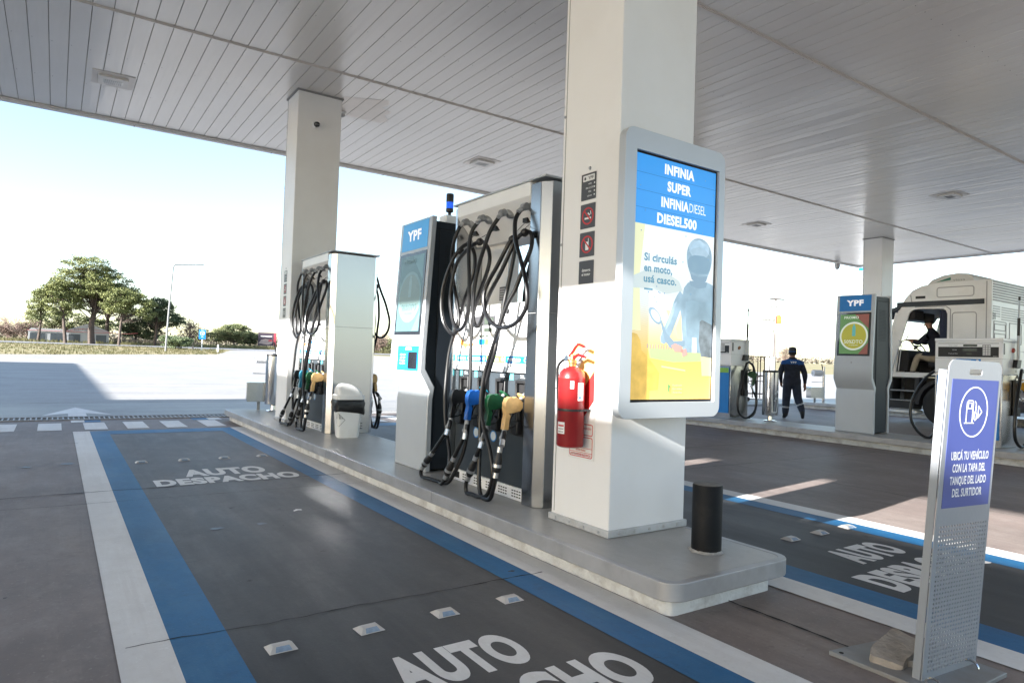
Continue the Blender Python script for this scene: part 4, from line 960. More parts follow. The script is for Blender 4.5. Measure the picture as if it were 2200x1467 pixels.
# ------------------------------------------------------------------ extinguisher
t = tag(empty('fire_extinguisher', (2.795, 3.385, .735)), 'red fire extinguisher strapped to the near column, marked with a white 1', 'fire extinguisher')
redp = mat('extinguisher_red', (.24, .012, .014), .33, var=.08, scale=6, coat=.15, dirt=(.25, .03, .02), dirt_amt=.4, dscale=5, spec=.4)
rr = .088
mb = MB(); mb.lathe([(rr*.80, 0), (rr*.97, .008), (rr, .02), (rr, .44), (rr*1.012, .443), (rr*1.012, .450), (rr, .454), (rr*.93, .485), (rr*.70, .508), (rr*.36, .520), (.026, .525)], seg=32)
cyl_ = mb.build('cylinder', redp, t)
mb = MB(); mb.lathe([(.024, .52), (.024, .54), (.030, .545), (.030, .565), (.018, .57), (.016, .60)], seg=16); mb.build('valve', mat('brass', (.45, .26, .10), .35, .8), t)
mb = MB()
mb.tube([(0, 0, .575), (.0, -.06, .60), (0, -.13, .585)], [.013, .012, .010], 6)
mb.tube(spline([(0, .035, .59), (0, 0, .62), (0, -.05, .665), (0, -.12, .65)], 4), [.011]*13, 6)
mb.build('lever', redp, t, bevel=0)
mb = MB(); mb.tube(spline([(0, .02, .56), (0, .075, .57), (-.03, .105, .53), (-.035, .108, .46), (-.03, .10, .30), (-.02, .098, .18)], 5), .010, 8); mb.build('hose', rubber, t)
mb = MB(); mb.lathe([(.020, 0), (.020, .010)], (-.028, .02, .575), (-1, 0, .1), 16); mb.build('gauge', chrome, t)
mb = MB(); mb.lathe([(rr+.0025, .235), (rr+.0025, .250)], seg=32); mb.bar((.0, .09, .243), (.11, .09, .243), .012); mb.bar((.0, -.09, .243), (.11, -.09, .243), .012); mb.build('strap', black, t)
def wrap(mb, a0, a1, z0, z1, r, n=8, m=0):     # curved sticker on the cylinder
    vs = []
    for i in range(n+1):
        a = R(a0+(a1-a0)*i/n); vs += [(r*math.cos(a), r*math.sin(a), z0), (r*math.cos(a), r*math.sin(a), z1)]
    mb.add(vs, [(2*i, 2*i+2, 2*i+3, 2*i+1) for i in range(n)], m)
mb = MB(); wrap(mb, 258, 290, .305, .42, rr+.001); wrap(mb, 165, 205, .09, .165, rr+.001); st_ = mb.build('paper_label', sticker_white, cyl_)
mb = MB()
for i in range(5): wrap(mb, 261, 287, .405-i*.012, .409-i*.012, rr+.0015)
for i in range(3): wrap(mb, 170, 200, .10+i*.018, .106+i*.018, rr+.0015)
mb.build('label_print', ink_grey, st_)
mb = MB(); wrap(mb, 170, 202, .138, .147, rr+.0017); mb.build('label_red_line', sticker_red, st_)
mb = MB(); wrap(mb, 263, 274, .318, .332, rr+.0017); mb.build('label_mark', label_blue, st_)
a = R(232); 
mb = MB(); n_ = Vector((math.cos(a), math.sin(a), 0)); text_mb(mb, '1', n_*(rr+.0012)+Vector((0, 0, .385)), (-n_.y, n_.x, 0), (0, 0, 1), w=.024, h=.045, bold=.06); mb.build('number', sticker_white, cyl_, smooth=False)

# ------------------------------------------------------------------ bollard
t = tag(empty('bollard', (3.23, 2.62, .2)), 'short black steel bollard on the near end of the first island', 'bollard')
mb = MB(); mb.lathe([(.087, 0), (.087, .385), (.083, .392)], seg=40); mb.build('post', mat('bollard_black', (.006, .007, .009), .6, .0, var=.3, scale=10, spec=.2, dirt=(.04, .038, .035), dirt_amt=.35, dscale=8, bump=.1, bscale=15), t)
mb = MB(); mb.lathe([(.082, .3925), (.080, .3955), (.02, .400)], seg=40); mb.build('cap', mat('bollard_top', (.12, .115, .11), .7, var=.3, scale=20), t)
mb = MB(); vs = []
for i in range(30):
    a = 2*math.pi*i/30; r = .10+.016*noise.noise(Vector((math.cos(a)*3, math.sin(a)*3, 1))); vs += [(.082*math.cos(a), .082*math.sin(a), .018), (r*math.cos(a), r*math.sin(a), .001)]
mb.add(vs, [(2*i, 2*i+1, (2*i+3) % 60, (2*i+2) % 60) for i in range(30)])
mb.build('sealant_ring', mat('sealant', (.30, .29, .28), .8, var=.3, scale=30), t)

# ------------------------------------------------------------------ free-standing sign board on a steel foot, leaning a little towards the viewer
t = tag(empty('sign_board', (3.17, 1.31, .012)), 'tall grey perforated sign board with a blue panel and pump symbol, bottom right', 'sign')
brd = empty('board', (0, 0, 0)); brd.parent = t
sgm = mat('sign_grey', (.30, .32, .345), .38, .25, var=.04, scale=2, bump=.05, bscale=60)
wS = .405; hS = 1.345
def FS(u, v, tt): return (u, -tt, v)
mb = MB()
top = rrect(-wS/2, wS/2, .62, hS, .05)
top = [p for p in top]
outer = [(wS/2, .66)]+[(wS/2-.04+.04*math.cos(R(a)), hS-.04+.04*math.sin(R(a))) for a in range(0, 91, 15)]+[(-wS/2+.04+.04*math.cos(R(a)), hS-.04+.04*math.sin(R(a))) for a in range(90, 181, 15)]+[(-wS/2, .66)]
mb.prism(outer, FS, 0, .004, holes=[rrect(-.05, .05, hS-.062, hS-.036, .012)])
NX, NZ = 18, 33; px0, px1, pz0, pz1 = -wS/2+.028, wS/2-.012, .035, .655
cw, chh = (px1-px0)/NX, (pz1-pz0)/NZ; hr = .0062
mb.prism([(-wS/2, 0), (px0, 0), (px0, .66), (-wS/2, .66)], FS, 0, .004); mb.prism([(px1, 0), (wS/2, 0), (wS/2, .66), (px1, .66)], FS, 0, .004)
mb.prism([(px0, 0), (px1, 0), (px1, pz0), (px0, pz0)], FS, 0, .004); mb.prism([(px0, pz1), (px1, pz1), (px1, .66), (px0, .66)], FS, 0, .004)
for i in range(NX):
    for j in range(NZ):
        cx, cz = px0+(i+.5)*cw, pz0+(j+.5)*chh
        sq = [(cx+cw/2*math.cos(R(a))*f, cz+chh/2*math.sin(R(a))*f) for a, f in ((0, 1), (45, 1.4142), (90, 1), (135, 1.4142), (180, 1), (225, 1.4142), (270, 1), (315, 1.4142))]
        ci = [(cx+hr*math.cos(R(a)), cz+hr*math.sin(R(a))) for a in range(0, 360, 45)]
        vs = [FS(a, b, .004) for a, b in sq]+[FS(a, b, .004) for a, b in ci]+[FS(a, b, 0) for a, b in ci]
        fs = []
        for k in range(8): k2 = (k+1) % 8; fs += [(k, k2, 8+k2, 8+k), (8+k, 8+k2, 16+k2, 16+k)]
        mb.add(vs, fs)
mb.box(-wS/2-.001, -wS/2+.004, .004, .036, 0, hS-.045); mb.box(wS/2-.004, wS/2+.001, .004, .036, 0, hS-.045)
o = mb.build('sheet', sgm, brd, ang=30)
mb = MB(); mb.prism([(-wS/2+.030, .725), (wS/2-.020, .725), (wS/2-.020, hS-.080), (-wS/2+.030, hS-.080)], FS, .0045, .0055)
pn = mb.build('blue_panel', mat('sign_blue', (.055, .08, .29), .4, var=.03), brd, smooth=False)
pcx = (.045-.022)/2-.0
mb = MB()
N_ = (1, 0, 0), (0, 0, 1)
pcx = .005
for i, s_ in enumerate(('UBIC\u00c1 TU VEH\u00cdCULO', 'CON LA TAPA DEL', 'TANQUE DEL LADO', 'DEL SURTIDOR')):
    text_mb(mb, s_, (pcx, -.0060, .955-i*.052-.028), *N_, w=(.285, .25, .275, .225)[i], h=.035, bold=.025)
cz = 1.128
mb.prism(circ(pcx, cz, .108, 48), FS, .0060, .0065, holes=[circ(pcx, cz, .102, 48)])
def stroke(pts, wd=.005, closed=False):
    P = pts+[pts[0]] if closed else pts
    for a, b in zip(P, P[1:]):
        mb.bar((a[0]+pcx, -.0064, a[1]+cz), (b[0]+pcx, -.0064, b[1]+cz), wd, .0006, up=(0, 1, 0)) if False else mb.obox(((a[0]+b[0])/2+pcx, -.0064, (a[1]+b[1])/2+cz), Vector(((b[0]-a[0])/2, 0, (b[1]-a[1])/2))*1.06, Vector((-(b[1]-a[1]), 0, b[0]-a[0])).normalized()*wd/2, (0, .0003, 0))
stroke([(-.055, -.045), (-.055, .04), (-.045, .048), (-.015, .048), (-.008, .04), (-.008, -.045)]); stroke([(-.066, -.047), (.004, -.047)])
stroke([(-.046, .038), (-.018, .038), (-.018, .015), (-.046, .015)], closed=True)
stroke([(.004, .045), (.014, .035), (.014, .0), (.022, -.012), (.022, -.030), (.012, -.036), (.004, -.028), (.004, .0), (-.006, .0)])
stroke([(.034, .025), (.062, .0), (.034, -.025)], closed=True)
mb.build('white_print', mat('sign_white', (.72, .74, .78), .4), pn, smooth=False)
brd.rotation_euler = (R(3.4), R(.8), R(-6)); brd.location = (.045, -.0, 0)
ft = mat('foot_plate_paint', (.24, .245, .25), .5, .2, var=.1, scale=6, dirt=(.20, .165, .13), dirt_amt=.75, dscale=4)
mb = MB(); mb.prism([(-.22, -.12), (.26, -.14), (.27, .30), (-.215, .385)], FZ(), -.008, .012); mb.build('foot_plate', ft, t, bevel=.003)
mb = MB()
for a, b in ((-.19, .34), (.23, .27)): mb.lathe([(.010, .012), (.010, .0135)], (a, b, 0), seg=12)
mb.build('bolt_hole', hole_black, t)
for gx_, gy_ in ((-.06, .14), (.17, .10)):
    mb = MB(); mb.prism([(0, .012), (.12, .012), (0, .07)], lambda u, v, tt: (gx_+tt, gy_-.10+u, v), -.003, .003); mb.build('gusset', ft, t)
mb = MB()
for xx in (-.17, .17): mb.tube([(xx, -.035+.03*math.cos(R(a)), .015+.03*math.sin(R(a))) for a in range(0, 181, 20)], .006, 6)
mb.build('ring_bolt', chrome, t)
# broken concrete piece lying on the foot plate as a weight
mb = MB(); bm = bmesh.new(); bmesh.ops.create_cube(bm, size=1); bmesh.ops.subdivide_edges(bm, edges=bm.edges, cuts=7, use_grid_fill=True)
for v in bm.verts:
    p = v.co.copy(); q = Vector((p.x*.32, p.y*.13, p.z*.036)); rnd = p.normalized()*.0
    k = max(abs(p.x), abs(p.y), abs(p.z)); v.co = q*(1-.12*((abs(p.x)*2)**6*(abs(p.y)*2)**6))+Vector([noise.noise(q*9+Vector((i*7, 3, 1)))*.016+noise.noise(q*30+Vector((i*7, 3, 1)))*.006 for i in range(3)])
me = bpy.data.meshes.new('concrete_piece'); bm.to_mesh(me); bm.free(); me.polygons.foreach_set('use_smooth', [True]*len(me.polygons)); me.set_sharp_from_angle(angle=R(50))
me.materials.append(mat('concrete_lump', (.30, .265, .23), .95, var=.2, scale=14, bump=.9, bscale=40))
o = bpy.data.objects.new('concrete_piece', me); COL.objects.link(o); o.location = (3.16, 1.50, .052); o.rotation_euler = (R(6), R(-5), R(8))
tag(o, 'broken lump of grey concrete weighing down the foot of the blue sign board', 'concrete block')

# ------------------------------------------------------------------ reflective studs
stud_m = mat('stud_white', (.46, .44, .42), .45, var=.1, scale=20, dirt=(.4, .33, .26), dirt_amt=.6, dscale=18)
lens_m = mat('stud_lens', (.22, .29, .38), .12, var=.15, scale=40)
def make_stud():
    t = empty('road_stud')
    mb = MB()
    b0 = [(-.062, -.05, .0), (.062, -.05, 0), (.062, .05, 0), (-.062, .05, 0)]; b1 = [(-.040, -.020, .019), (.040, -.020, .019), (.040, .020, .019), (-.040, .020, .019)]
    mb.add(b0+b1, [(3, 2, 1, 0), (4, 5, 6, 7), (0, 1, 5, 4), (1, 2, 6, 5), (2, 3, 7, 6), (3, 0, 4, 7)]); mb.build('stud_body', stud_m, t, bevel=.002)
    mb = MB(); p = lambda u, v: (u, -.0507+.0305*v, .0012+.0187*v)
    mb.add([p(-.036, .12), p(.036, .12), p(.028, .9), p(-.028, .9)], [(0, 1, 2, 3)])
    mb.build('lens', lens_m, t, smooth=False)
    return t
st0 = None
names = {0: 'leftmost', 1: 'second', 2: 'third', 3: 'rightmost'}; names3 = {0: 'leftmost', 1: 'middle one', 2: 'rightmost'}
for row, (y, xs, where) in enumerate(((2.97, (.865, 1.27, 1.675, 2.07), 'of the studs above the big foreground lettering'),
                                      (8.42, (.84, 1.27, 1.70, 2.13), 'of the distant studs beyond the left lane lettering'),
                                      (2.98, (4.64, 5.03, 5.43), 'of the studs in the lane right of the bollard'))):
    for i, x in enumerate(xs):
        o = make_stud() if st0 is None else copy_tree(st0)
        if st0 is None: st0 = o
        o.location = (x, y, .006); o.rotation_euler.z = R(random.uniform(-4, 4))
        tag(o, 'white road stud, %s %s' % ((names if row < 2 else names3)[i], where), 'road stud', 'reflective studs on the lanes')
# ------------------------------------------------------------------ bins and service stands
def make_steel_bin():
    t = empty('steel_bin')
    mb = MB(); mb.lathe([(.11, 0), (.12, .006), (.115, .018), (.05, .024), (.045, .10), (.10, .115)], seg=32); mb.build('foot', chrome, t)
    mb = MB(); mb.lathe([(.10, .115), (.150, .125), (.153, .14), (.153, .985)], seg=48); sh = mb.build('shell', chrome, t)
    mb = MB(); mb.lathe([(.1545, .985), (.1545, 1.025), (.150, 1.03), (.125, 1.028), (.120, .99)], seg=48); mb.build('rim', black, t)
    F = lambda u, v, tt: ((.1535+tt)*math.cos(R(206)+u/.1535), (.1535+tt)*math.sin(R(206)+u/.1535), v)
    mb = MB(); m = mat('frosted_mark', (.50, .52, .53), .5, .1)
    def strip(p, q, wd):
        p = Vector(p); q = Vector(q); d = q-p; n = Vector((-d.y, d.x)).normalized()*wd/2; k = 4
        for i in range(k):
            a, b = p+d*i/k, p+d*(i+1)/k
            vs = [F(c.x, c.y, .0006) for c in (a-n, b-n, b+n, a+n)]; mb.add(vs, [(0, 1, 2, 3)])
    def disc(c, r): mb.add([F(c[0]+r*math.cos(a), c[1]+r*math.sin(a), .0006) for a in [2*math.pi*i/14 for i in range(14)]], [tuple(range(14))])
    disc((.225, .83), .045); strip((.05, .60), (.17, .60), .05); strip((.15, .60), (.235, .73), .05)
    strip((.205, .72), (.175, .20), .055); strip((.245, .72), (.235, .20), .045); strip((.225, .72), (.225, .45), .07)
    strip((-.06, .55), (-.04, .19), .03); strip((-.04, .19), (.06, .19), .03); strip((.06, .19), (.10, .50), .03)
    disc((.02, .56), .020); disc((.045, .47), .024); disc((.01, .42), .018)
    mb.build('tidy_man_mark', m, sh)
    return t
o = make_steel_bin(); o.location = (12.03, 8.25, .1985); o.rotation_euler.z = R(40)
tag(o, 'polished steel litter bin with a frosted figure, in front of the walking attendant', 'litter bin', 'round steel litter bins')
o2 = copy_tree(o); o2.location = (3.29, 12.40, .1985); o2.rotation_euler.z = R(200)
tag(o2, 'polished steel litter bin at the far end of the first island, left of the column', 'litter bin', 'round steel litter bins')
def make_stand():
    t = empty('service_stand')
    mb = MB(); mb.lathe([(.09, 0), (.09, .008), (.045, .010), (.045, 1.15), (.040, 1.155)], seg=24); mb.build('post', chrome, t)
    mb = MB(); mb.cyl((-.05, 0, .95), (-.42, 0, .95), .009); mb.cyl((-.05, 0, .66), (-.42, 0, .66), .009); mb.build('rod', cast, t)
    mb = MB(); mb.cyl((-.10, 0, .95), (-.38, 0, .95), .10, seg=28); mb.build('paper_roll', mat('paper', (.70, .72, .75), .9), t)
    mb = MB(); mb.prism(rrect(-.52, -.07, .15, .50, .03), lambda u, v, tt: (u, tt, v), -.13, .13); mb.build('water_box', steel_side, t, bevel=.01)
    mb = MB(); mb.box(-.33, -.28, -.02, .02, 0, .16); mb.build('box_leg', cast, t)
    mb = MB(); mb.bar((-.03, .0, 1.02), (-.08, .0, 1.24), .02); mb.build('squeegee_handle', black, t)
    return t
s1 = make_stand(); s1.location = (20.42, 12.08, .1985); s1.rotation_euler.z = R(-25)
tag(s1, 'steel post with a white paper roll and a box, on the farthest island', 'service stand', 'windscreen service stands')
s2 = copy_tree(s1); s2.location = (3.42, 12.70, .1985); s2.rotation_euler.z = R(-10)
tag(s2, 'steel service stand with a grey box, behind the litter bin on the first island', 'service stand', 'windscreen service stands')

# white swing bin with black bag
t = tag(empty('swing_bin', (3.18, 8.40, .1985), R(-8)), 'white plastic swing bin with a black bag around its rim, beside the farther dispenser', 'bin')
pw = mat('bin_plastic', (.80, .81, .81), .4, var=.04, scale=4, dirt=(.45, .42, .38), dirt_amt=.3, dscale=4)
def ring(a, b, z, r, n=6): return [(x, y, z) for x, y in rrect(-a, a, -b, b, r, n)]
def loft(mb, rings, m=0, cap0=True, cap1=True):
    n = len(rings[0]); vs = [p for r_ in rings for p in r_]; fs = []
    for i in range(len(rings)-1):
        for k in range(n): fs.append((i*n+k, i*n+(k+1) % n, (i+1)*n+(k+1) % n, (i+1)*n+k))
    if cap0: fs.append(tuple(range(n))[::-1])
    if cap1: fs.append(tuple(range((len(rings)-1)*n, len(rings)*n)))
    mb.add(vs, fs, m)
mb = MB(); loft(mb, [ring(.125, .105, 0, .04), ring(.135, .115, .02, .045), ring(.172, .145, .50, .05)]); mb.build('bucket', pw, t)
mb = MB(); rs_ = []
for i, (z, e) in enumerate(((.50, .004), (.485, .014), (.45, .020), (.40, .016), (.36, .018), (.335, .010))):
    base = rrect(-.172-e, .172+e, -.145-e, .145+e, .05, 10)
    rs_.append([(x*(1+.12*noise.noise(Vector((x*22, y*22, z*18)))+(.0 if i < 3 else .02*math.sin(k*.9))), y*(1+.12*noise.noise(Vector((y*25, x*19, z*20+5)))), z+(.035*noise.noise(Vector((x*9, y*9, 3))) if i > 3 else 0)+(-.03*(x > .1) if i > 3 else 0)) for k, (x, y) in enumerate(base)])
loft(mb, rs_, cap0=False, cap1=False); mb.build('bin_bag', mat('bin_bag', (.010, .010, .011), .28, var=.2, scale=20, bump=.8, bscale=22, spec=.6), t)
mb = MB(); loft(mb, [ring(.185, .158, .495, .055), ring(.188, .161, .505, .055), ring(.186, .159, .545, .055), ring(.172, .146, .555, .05)]); mb.build('lid_ring', pw, t)
mb = MB(); rr_ = []
for i in range(9):
    f = i/8; a = .160*math.cos(f*math.pi/2*.93); rr_.append([(x-.05*f, y, .552+.145*math.sin(f*math.pi/2)+(-.10*x*f)) for x, y, _ in ring(max(a, .02), max(.138*math.cos(f*math.pi/2*.80), .02), 0, min(.045, a*.4+.004))])
loft(mb, rr_); mb.build('swing_lid', pw, t)
mb = MB()
def face_y(z): return -(.115+.030*(z-.02)/.48)-.0015
def face_x(z): return -(.135+.037*(z-.02)/.48)-.0015
zc = .235; hd = .085
def L1(p, q, wd=.004):     # on the -y face, u measured from the left corner
    for f in (lambda u, z: (face_x(z)+u+.01, face_y(z), z), lambda u, z: (face_x(z), face_y(z)+u+.01, z)):
        a = Vector(f(*p)); b = Vector(f(*q)); d = (b-a).normalized(); up = Vector((0, 0, 1)); s = d.cross(Vector((0, -1, 0)) if abs(a.y-face_y(a.z)) < 1e-5 else Vector((-1, 0, 0))).normalized()*wd/2
        mb.add([a-s, b-s, b+s, a+s], [(0, 1, 2, 3)])
L1((.0, zc+hd), (hd, zc)); L1((hd, zc), (0, zc-hd))
for k in range(4): L1((.012+k*.018, zc+.012), (.012+k*.018, zc+hd-.012-k*.018+.0), .008)
mb.build('hazard_mark', sticker_dark, t, smooth=False)

# ------------------------------------------------------------------ white two-sided diesel dispensers of the second island
def make_truck_pump(label, loc, colour):
    t = tag(empty('diesel_dispenser', loc), label, 'diesel dispenser', 'white dispensers on the second island')
    mb = MB(); mb.box(-.29, .29, -.46, .46, .0, 1.10); cab = mb.build('cabinet', steel_side, t, bevel=.006)
    mb = MB(); mb.box(-.295, .295, -.465, .465, 1.101, 1.60); hd = mb.build('head', white_panel, t, bevel=.010)
    mb = MB(); mb.box(-.30, .30, -.47, .47, 1.601, 1.645); mb.build('top_cap', white_panel, t, bevel=.008)
    mb = MB(); mb.box(-.297, .297, -.467, .467, 1.33, 1.333); mb.box(-.297, .297, -.467, .467, 1.58, 1.583); mb.build('head_seam', ink_grey, hd, smooth=False)
    mb = MB(); mb.box(-.305, -.296, -.43, .43, .12, 1.06); bpz = mb.build('blue_panel', label_blue, t, bevel=.003)
    mb = MB(); mb.prism([(-.42, .95), (.0, .95), (.0, 1.05), (-.42, 1.05)], FX(-.306), 0, .001); mb.build('green_panel', label_green, bpz, smooth=False)
    mb = MB(); mb.prism(rrect(-.43, .43, 1.345, 1.585, .006), FX(-.2965), 0, .006); bz = mb.build('display_bezel', white_panel, t)
    mb = MB(); mb.prism([(-.415, 1.355), (.415, 1.355), (.415, 1.51), (-.415, 1.51)], FX(-.3027), 0, .0012); mb.prism([(-.415, 1.562), (.415, 1.562), (.415, 1.568), (-.415, 1.568)], FX(-.3027), 0, .0012)
    mb.build('black_strip', sticker_dark if False else black, bz, smooth=False)
    mb = MB(); mb.prism([(-.13, 1.517), (.06, 1.517), (.06, 1.550), (-.13, 1.550)], FX(-.3042), 0, .0012); mb.prism([(-.13, 1.445), (.07, 1.445), (.07, 1.485), (-.13, 1.485)], FX(-.3042), 0, .0012); mb.prism([(-.06, 1.395), (.02, 1.395), (.02, 1.415), (-.06, 1.415)], FX(-.3042), 0, .0012)
    mb.build('lcd', lcd, bz, smooth=False)
    mb = MB(); mb.prism([(-.31, 1.38), (-.20, 1.38), (-.20, 1.545), (-.31, 1.545)], FX(-.3042), 0, .002); kp = mb.build('keypad', ink_grey, bz, smooth=False)
    mb = MB()
    for i in range(6):
        for j in range(3): mb.prism([(-.305+j*.035, 1.388+i*.026), (-.28+j*.035, 1.388+i*.026), (-.28+j*.035, 1.404+i*.026), (-.305+j*.035, 1.404+i*.026)], FX(-.3066), 0, .001)
    mb.build('key', sticker_white, kp, smooth=False)
    mb = MB()
    for s_, y, z, wd, h in (('Total a pagar', .20, 1.527, .13, .015), ): text_mb(mb, s_, (-.3045, y, z), *OX, w=wd, h=h, bold=.01)
    mb.build('bezel_print', ink_grey, bz, smooth=False)
    mb = MB()
    for s_, y, z, wd, h in (('Litros', .18, 1.460, .06, .015), ('Precio por litro', .20, 1.400, .13, .013), ('Wayne', -.37, 1.364, .06, .013)): text_mb(mb, s_, (-.3045, y, z), *OX, w=wd, h=h, bold=.01)
    mb.build('bezel_lettering', sticker_white, bz, smooth=False)
    mb = MB(); mb.prism([(-.18, 1.27), (.16, 1.27), (.16, 1.325), (-.18, 1.325)], FX(-.2965), 0, .0015); lb = mb.build('product_label', label_blue, hd, smooth=False)
    mb = MB(); text_mb(mb, 'DIESEL500', (-.2982, .04, 1.285), *OX, w=.17, h=.024, bold=.03); mb.prism(circ(-.135, 1.297, .018, 16), FX(-.2982), 0, .0006); mb.build('lettering', sticker_white, lb, smooth=False)
    # nozzle end of the pump (facing -y)
    mb = MB(); mb.lathe([(.032, 0), (.030, .018), (.018, .030)], (.06 if colour == 'yellow' else -.05, -.466, 1.47), (0, -1, 0), 20, sx=1.3); mb.build('emergency_button', mat('button_red', (.30, .05, .035), .4) if colour == 'yellow' else mat('button_ochre', (.30, .15, .07), .4), t)
    mb = MB(); mb.box(-.27, -.23, -.468, -.466, 1.40, 1.57)
    for i in range(8): mb.box(.16, .23, -.468, -.466, 1.14+i*.02, 1.148+i*.02)
    mb.build('end_mark', sticker_dark, hd, smooth=False)
    mb = MB(); mb.cyl((.17, -.50, 1.20), (.17, -.50, 1.70), .020, seg=14); mb.cyl((.17, -.50, 1.97), (.185, -.50, 2.24), .012, seg=12); mb.build('mast', lgrey, t)
    mb = MB(); mb.cyl((.17, -.50, 1.70), (.175, -.50, 1.97), .020, seg=14); mb.build('mast_sleeve', black, t); mb = MB(); mb.cyl((.185, -.50, 2.24), (.187, -.50, 2.30), .015, seg=10); mb.build('mast_tip', black, t); mb = MB(); mb.obox((.13, -.50, 1.27), (.07, 0, .0), (0, .03, 0), (.02, 0, .06)); mb.build('mast_bracket', black, t)
    mb = MB(); mb.box(.08, .22, -.50, -.466, .48, 1.02); mb.box(.095, .205, -.53, -.50, .48, .60); mb.build('holster', black, t, bevel=.006)
    P = spline([(.17, -.55, 1.18), (.05, -.58, 1.12), (-.12, -.60, .80), (-.22, -.60, .45), (-.20, -.60, .18), (-.05, -.60, .055), (.12, -.60, .04), (.30, -.62, .20), (.38, -.62, .42), (.36, -.62, .9), (.28, -.60, 1.10), (.17, -.56, 1.18), (.06, -.585, 1.06), (.02, -.60, .95), (.06, -.62, 1.02), (.20, -.60, 1.08), (.27, -.60, .92), (.26, -.60, .35), (.30, -.61, .10), (.37, -.62, .30), (.34, -.60, .52)], 6)
    P2 = spline([(.17, -.55, 1.18), (.05, -.58, 1.12), (-.12, -.60, .80), (-.22, -.60, .45), (-.20, -.60, .18), (-.05, -.60, .055), (.12, -.60, .04), (.30, -.62, .16), (.37, -.62, .36), (.34, -.60, .50), (.30, -.58, .58)], 6)
    P3 = spline([(.19, -.54, 1.18), (.28, -.58, 1.10), (.34, -.60, .85), (.38, -.60, .40), (.33, -.60, .13), (.15, -.60, .035)], 6)
    mb = MB(); mb.tube(P2, .023, 10); mb.build('hose', rubber, t); mb = MB(); mb.tube(P3, .023, 10); mb.build('hose', rubber, t)
    P4 = spline([(.12, .52, 1.16), (.12, .62, 1.14), (.12, .82, .95), (.10, .98, .60), (.08, .98, .30), (.06, .84, .08), (.05, .66, .03), (.05, .54, .30), (.05, .52, .60)], 6)
    mb = MB(); mb.tube(P4, .023, 10); mb.build('hose', rubber, t); mb = MB(); mb.box(-.05, .12, .466, .50, .48, 1.02); mb.build('holster', black, t, bevel=.006)
    mb = MB(); mb.cyl((.31, -.585, .56), (.27, -.57, .66), .024, .020, seg=12); mb.cyl((.27, -.57, .66), (.245, -.56, .70), .026, .016, seg=12); mb.build('swivel', chrome, t)
    n = make_nozzle(t, 0, (-.005, 0, 0), colour, -1); n.location = (.235, -.60, .685); n.rotation_euler = (R(8), R(-14), R(98)); n.scale = (1.15, 1.15, 1.15)
    return t
make_truck_pump('white diesel dispenser with a black display strip and yellow nozzle, beside the truck', (11.93, 4.55, .1985), 'yellow')
make_truck_pump('white dispenser with a green nozzle and looping hose, just right of the framed screen', (11.75, 9.25, .1985), 'green')

# ------------------------------------------------------------------ cameras
t = tag(empty('security_camera', (3.215, 10.38, 4.84)), 'small round white security camera high on the far column', 'security camera', 'small security cameras')
mb = MB(); mb.lathe([(.055, 0), (.055, .03), (.048, .045)], (0, 0, 0), (0, -1, 0), 24); mb.build('base', white_panel, t)
mb = MB(); mb.lathe([(.044, .045), (.042, .075), (.030, .098), (.012, .106)], (0, 0, 0), (.15, -1, -.1), 20); mb.build('lens_ball', glassdark, t)
t = tag(empty('security_camera', (3.84, 10.95, 5.345)), 'small white dome fixed to the ceiling beside the far column', 'security camera', 'small security cameras')
mb = MB(); mb.lathe([(.07, 0), (.065, .02), (.055, .03)], (0, 0, 0), (0, 0, -1), 24); mb.build('base', white_panel, t)
mb = MB(); mb.lathe([(.050, .03), (.045, .055), (.025, .075), (.005, .08)], (0, 0, 0), (0, 0, -1), 20); mb.build('dome', mat('dome_grey', (.4, .4, .4), .2), t)
t = tag(empty('security_camera', (24.15, 13.85, 5.30)), 'tiny security camera hanging under the far canopy edge', 'security camera', 'small security cameras')
mb = MB(); mb.box(-.12, .12, -.05, .05, -.05, .02); mb.build('bracket', white_panel, t)
mb = MB(); mb.lathe([(.09, .05), (.10, .12), (.09, .18), (.06, .24), (.02, .27)], (0, 0, 0), (0, 0, -1), 20); mb.build('dome', mat('dome_grey', (.4, .4, .4), .2), t)

# ------------------------------------------------------------------ people
def skin_body(name, V, E, Rd, rules, mats, parent, loc=(0, 0, 0), root=0, levels=2):
    me = bpy.data.meshes.new('b'); me.from_pydata(V, E, []); o = bpy.data.objects.new('b', me); COL.objects.link(o)
    m = o.modifiers.new('s', 'SKIN'); m.use_smooth_shade = True
    lay_ = me.skin_vertices[0].data
    for i, r in enumerate(Rd): lay_[i].radius = (r, r) if not isinstance(r, tuple) else r
    lay_[root].use_root = True
    s = o.modifiers.new('d', 'SUBSURF'); s.levels = levels; s.render_levels = levels
    bpy.context.view_layer.update()
    me2 = bpy.data.meshes.new_from_object(o.evaluated_get(bpy.context.evaluated_depsgraph_get()))
    bpy.data.objects.remove(o)
    me2.materials.clear()
    for mm in mats: me2.materials.append(mm)
    for p in me2.polygons: p.material_index = rules(p.center); p.use_smooth = True
    ob = bpy.data.objects.new(name, me2); COL.objects.link(ob); ob.parent = parent; ob.location = loc
    return ob
navy = mat('navy_cloth', (.018, .021, .034), .85, var=.3, scale=12, bump=.5, bscale=30)
navy_t = mat('navy_trousers', (.022, .028, .046), .85, var=.3, scale=10, bump=.5, bscale=28)
yoke = mat('blue_yoke', (.010, .075, .26), .8, var=.15, scale=12, bump=.4, bscale=30)
skin_m = mat('skin', (.30, .15, .095), .55, var=.1, scale=9)
boot = mat('boot', (.018, .019, .022), .5, var=.2)
refl = mat('reflective_band', (.36, .38, .40), .4)
hair_m = mat('dark_hair', (.012, .010, .009), .8)
khaki = mat('khaki', (.32, .27, .20), .85, var=.15, scale=14, bump=.4, bscale=25)
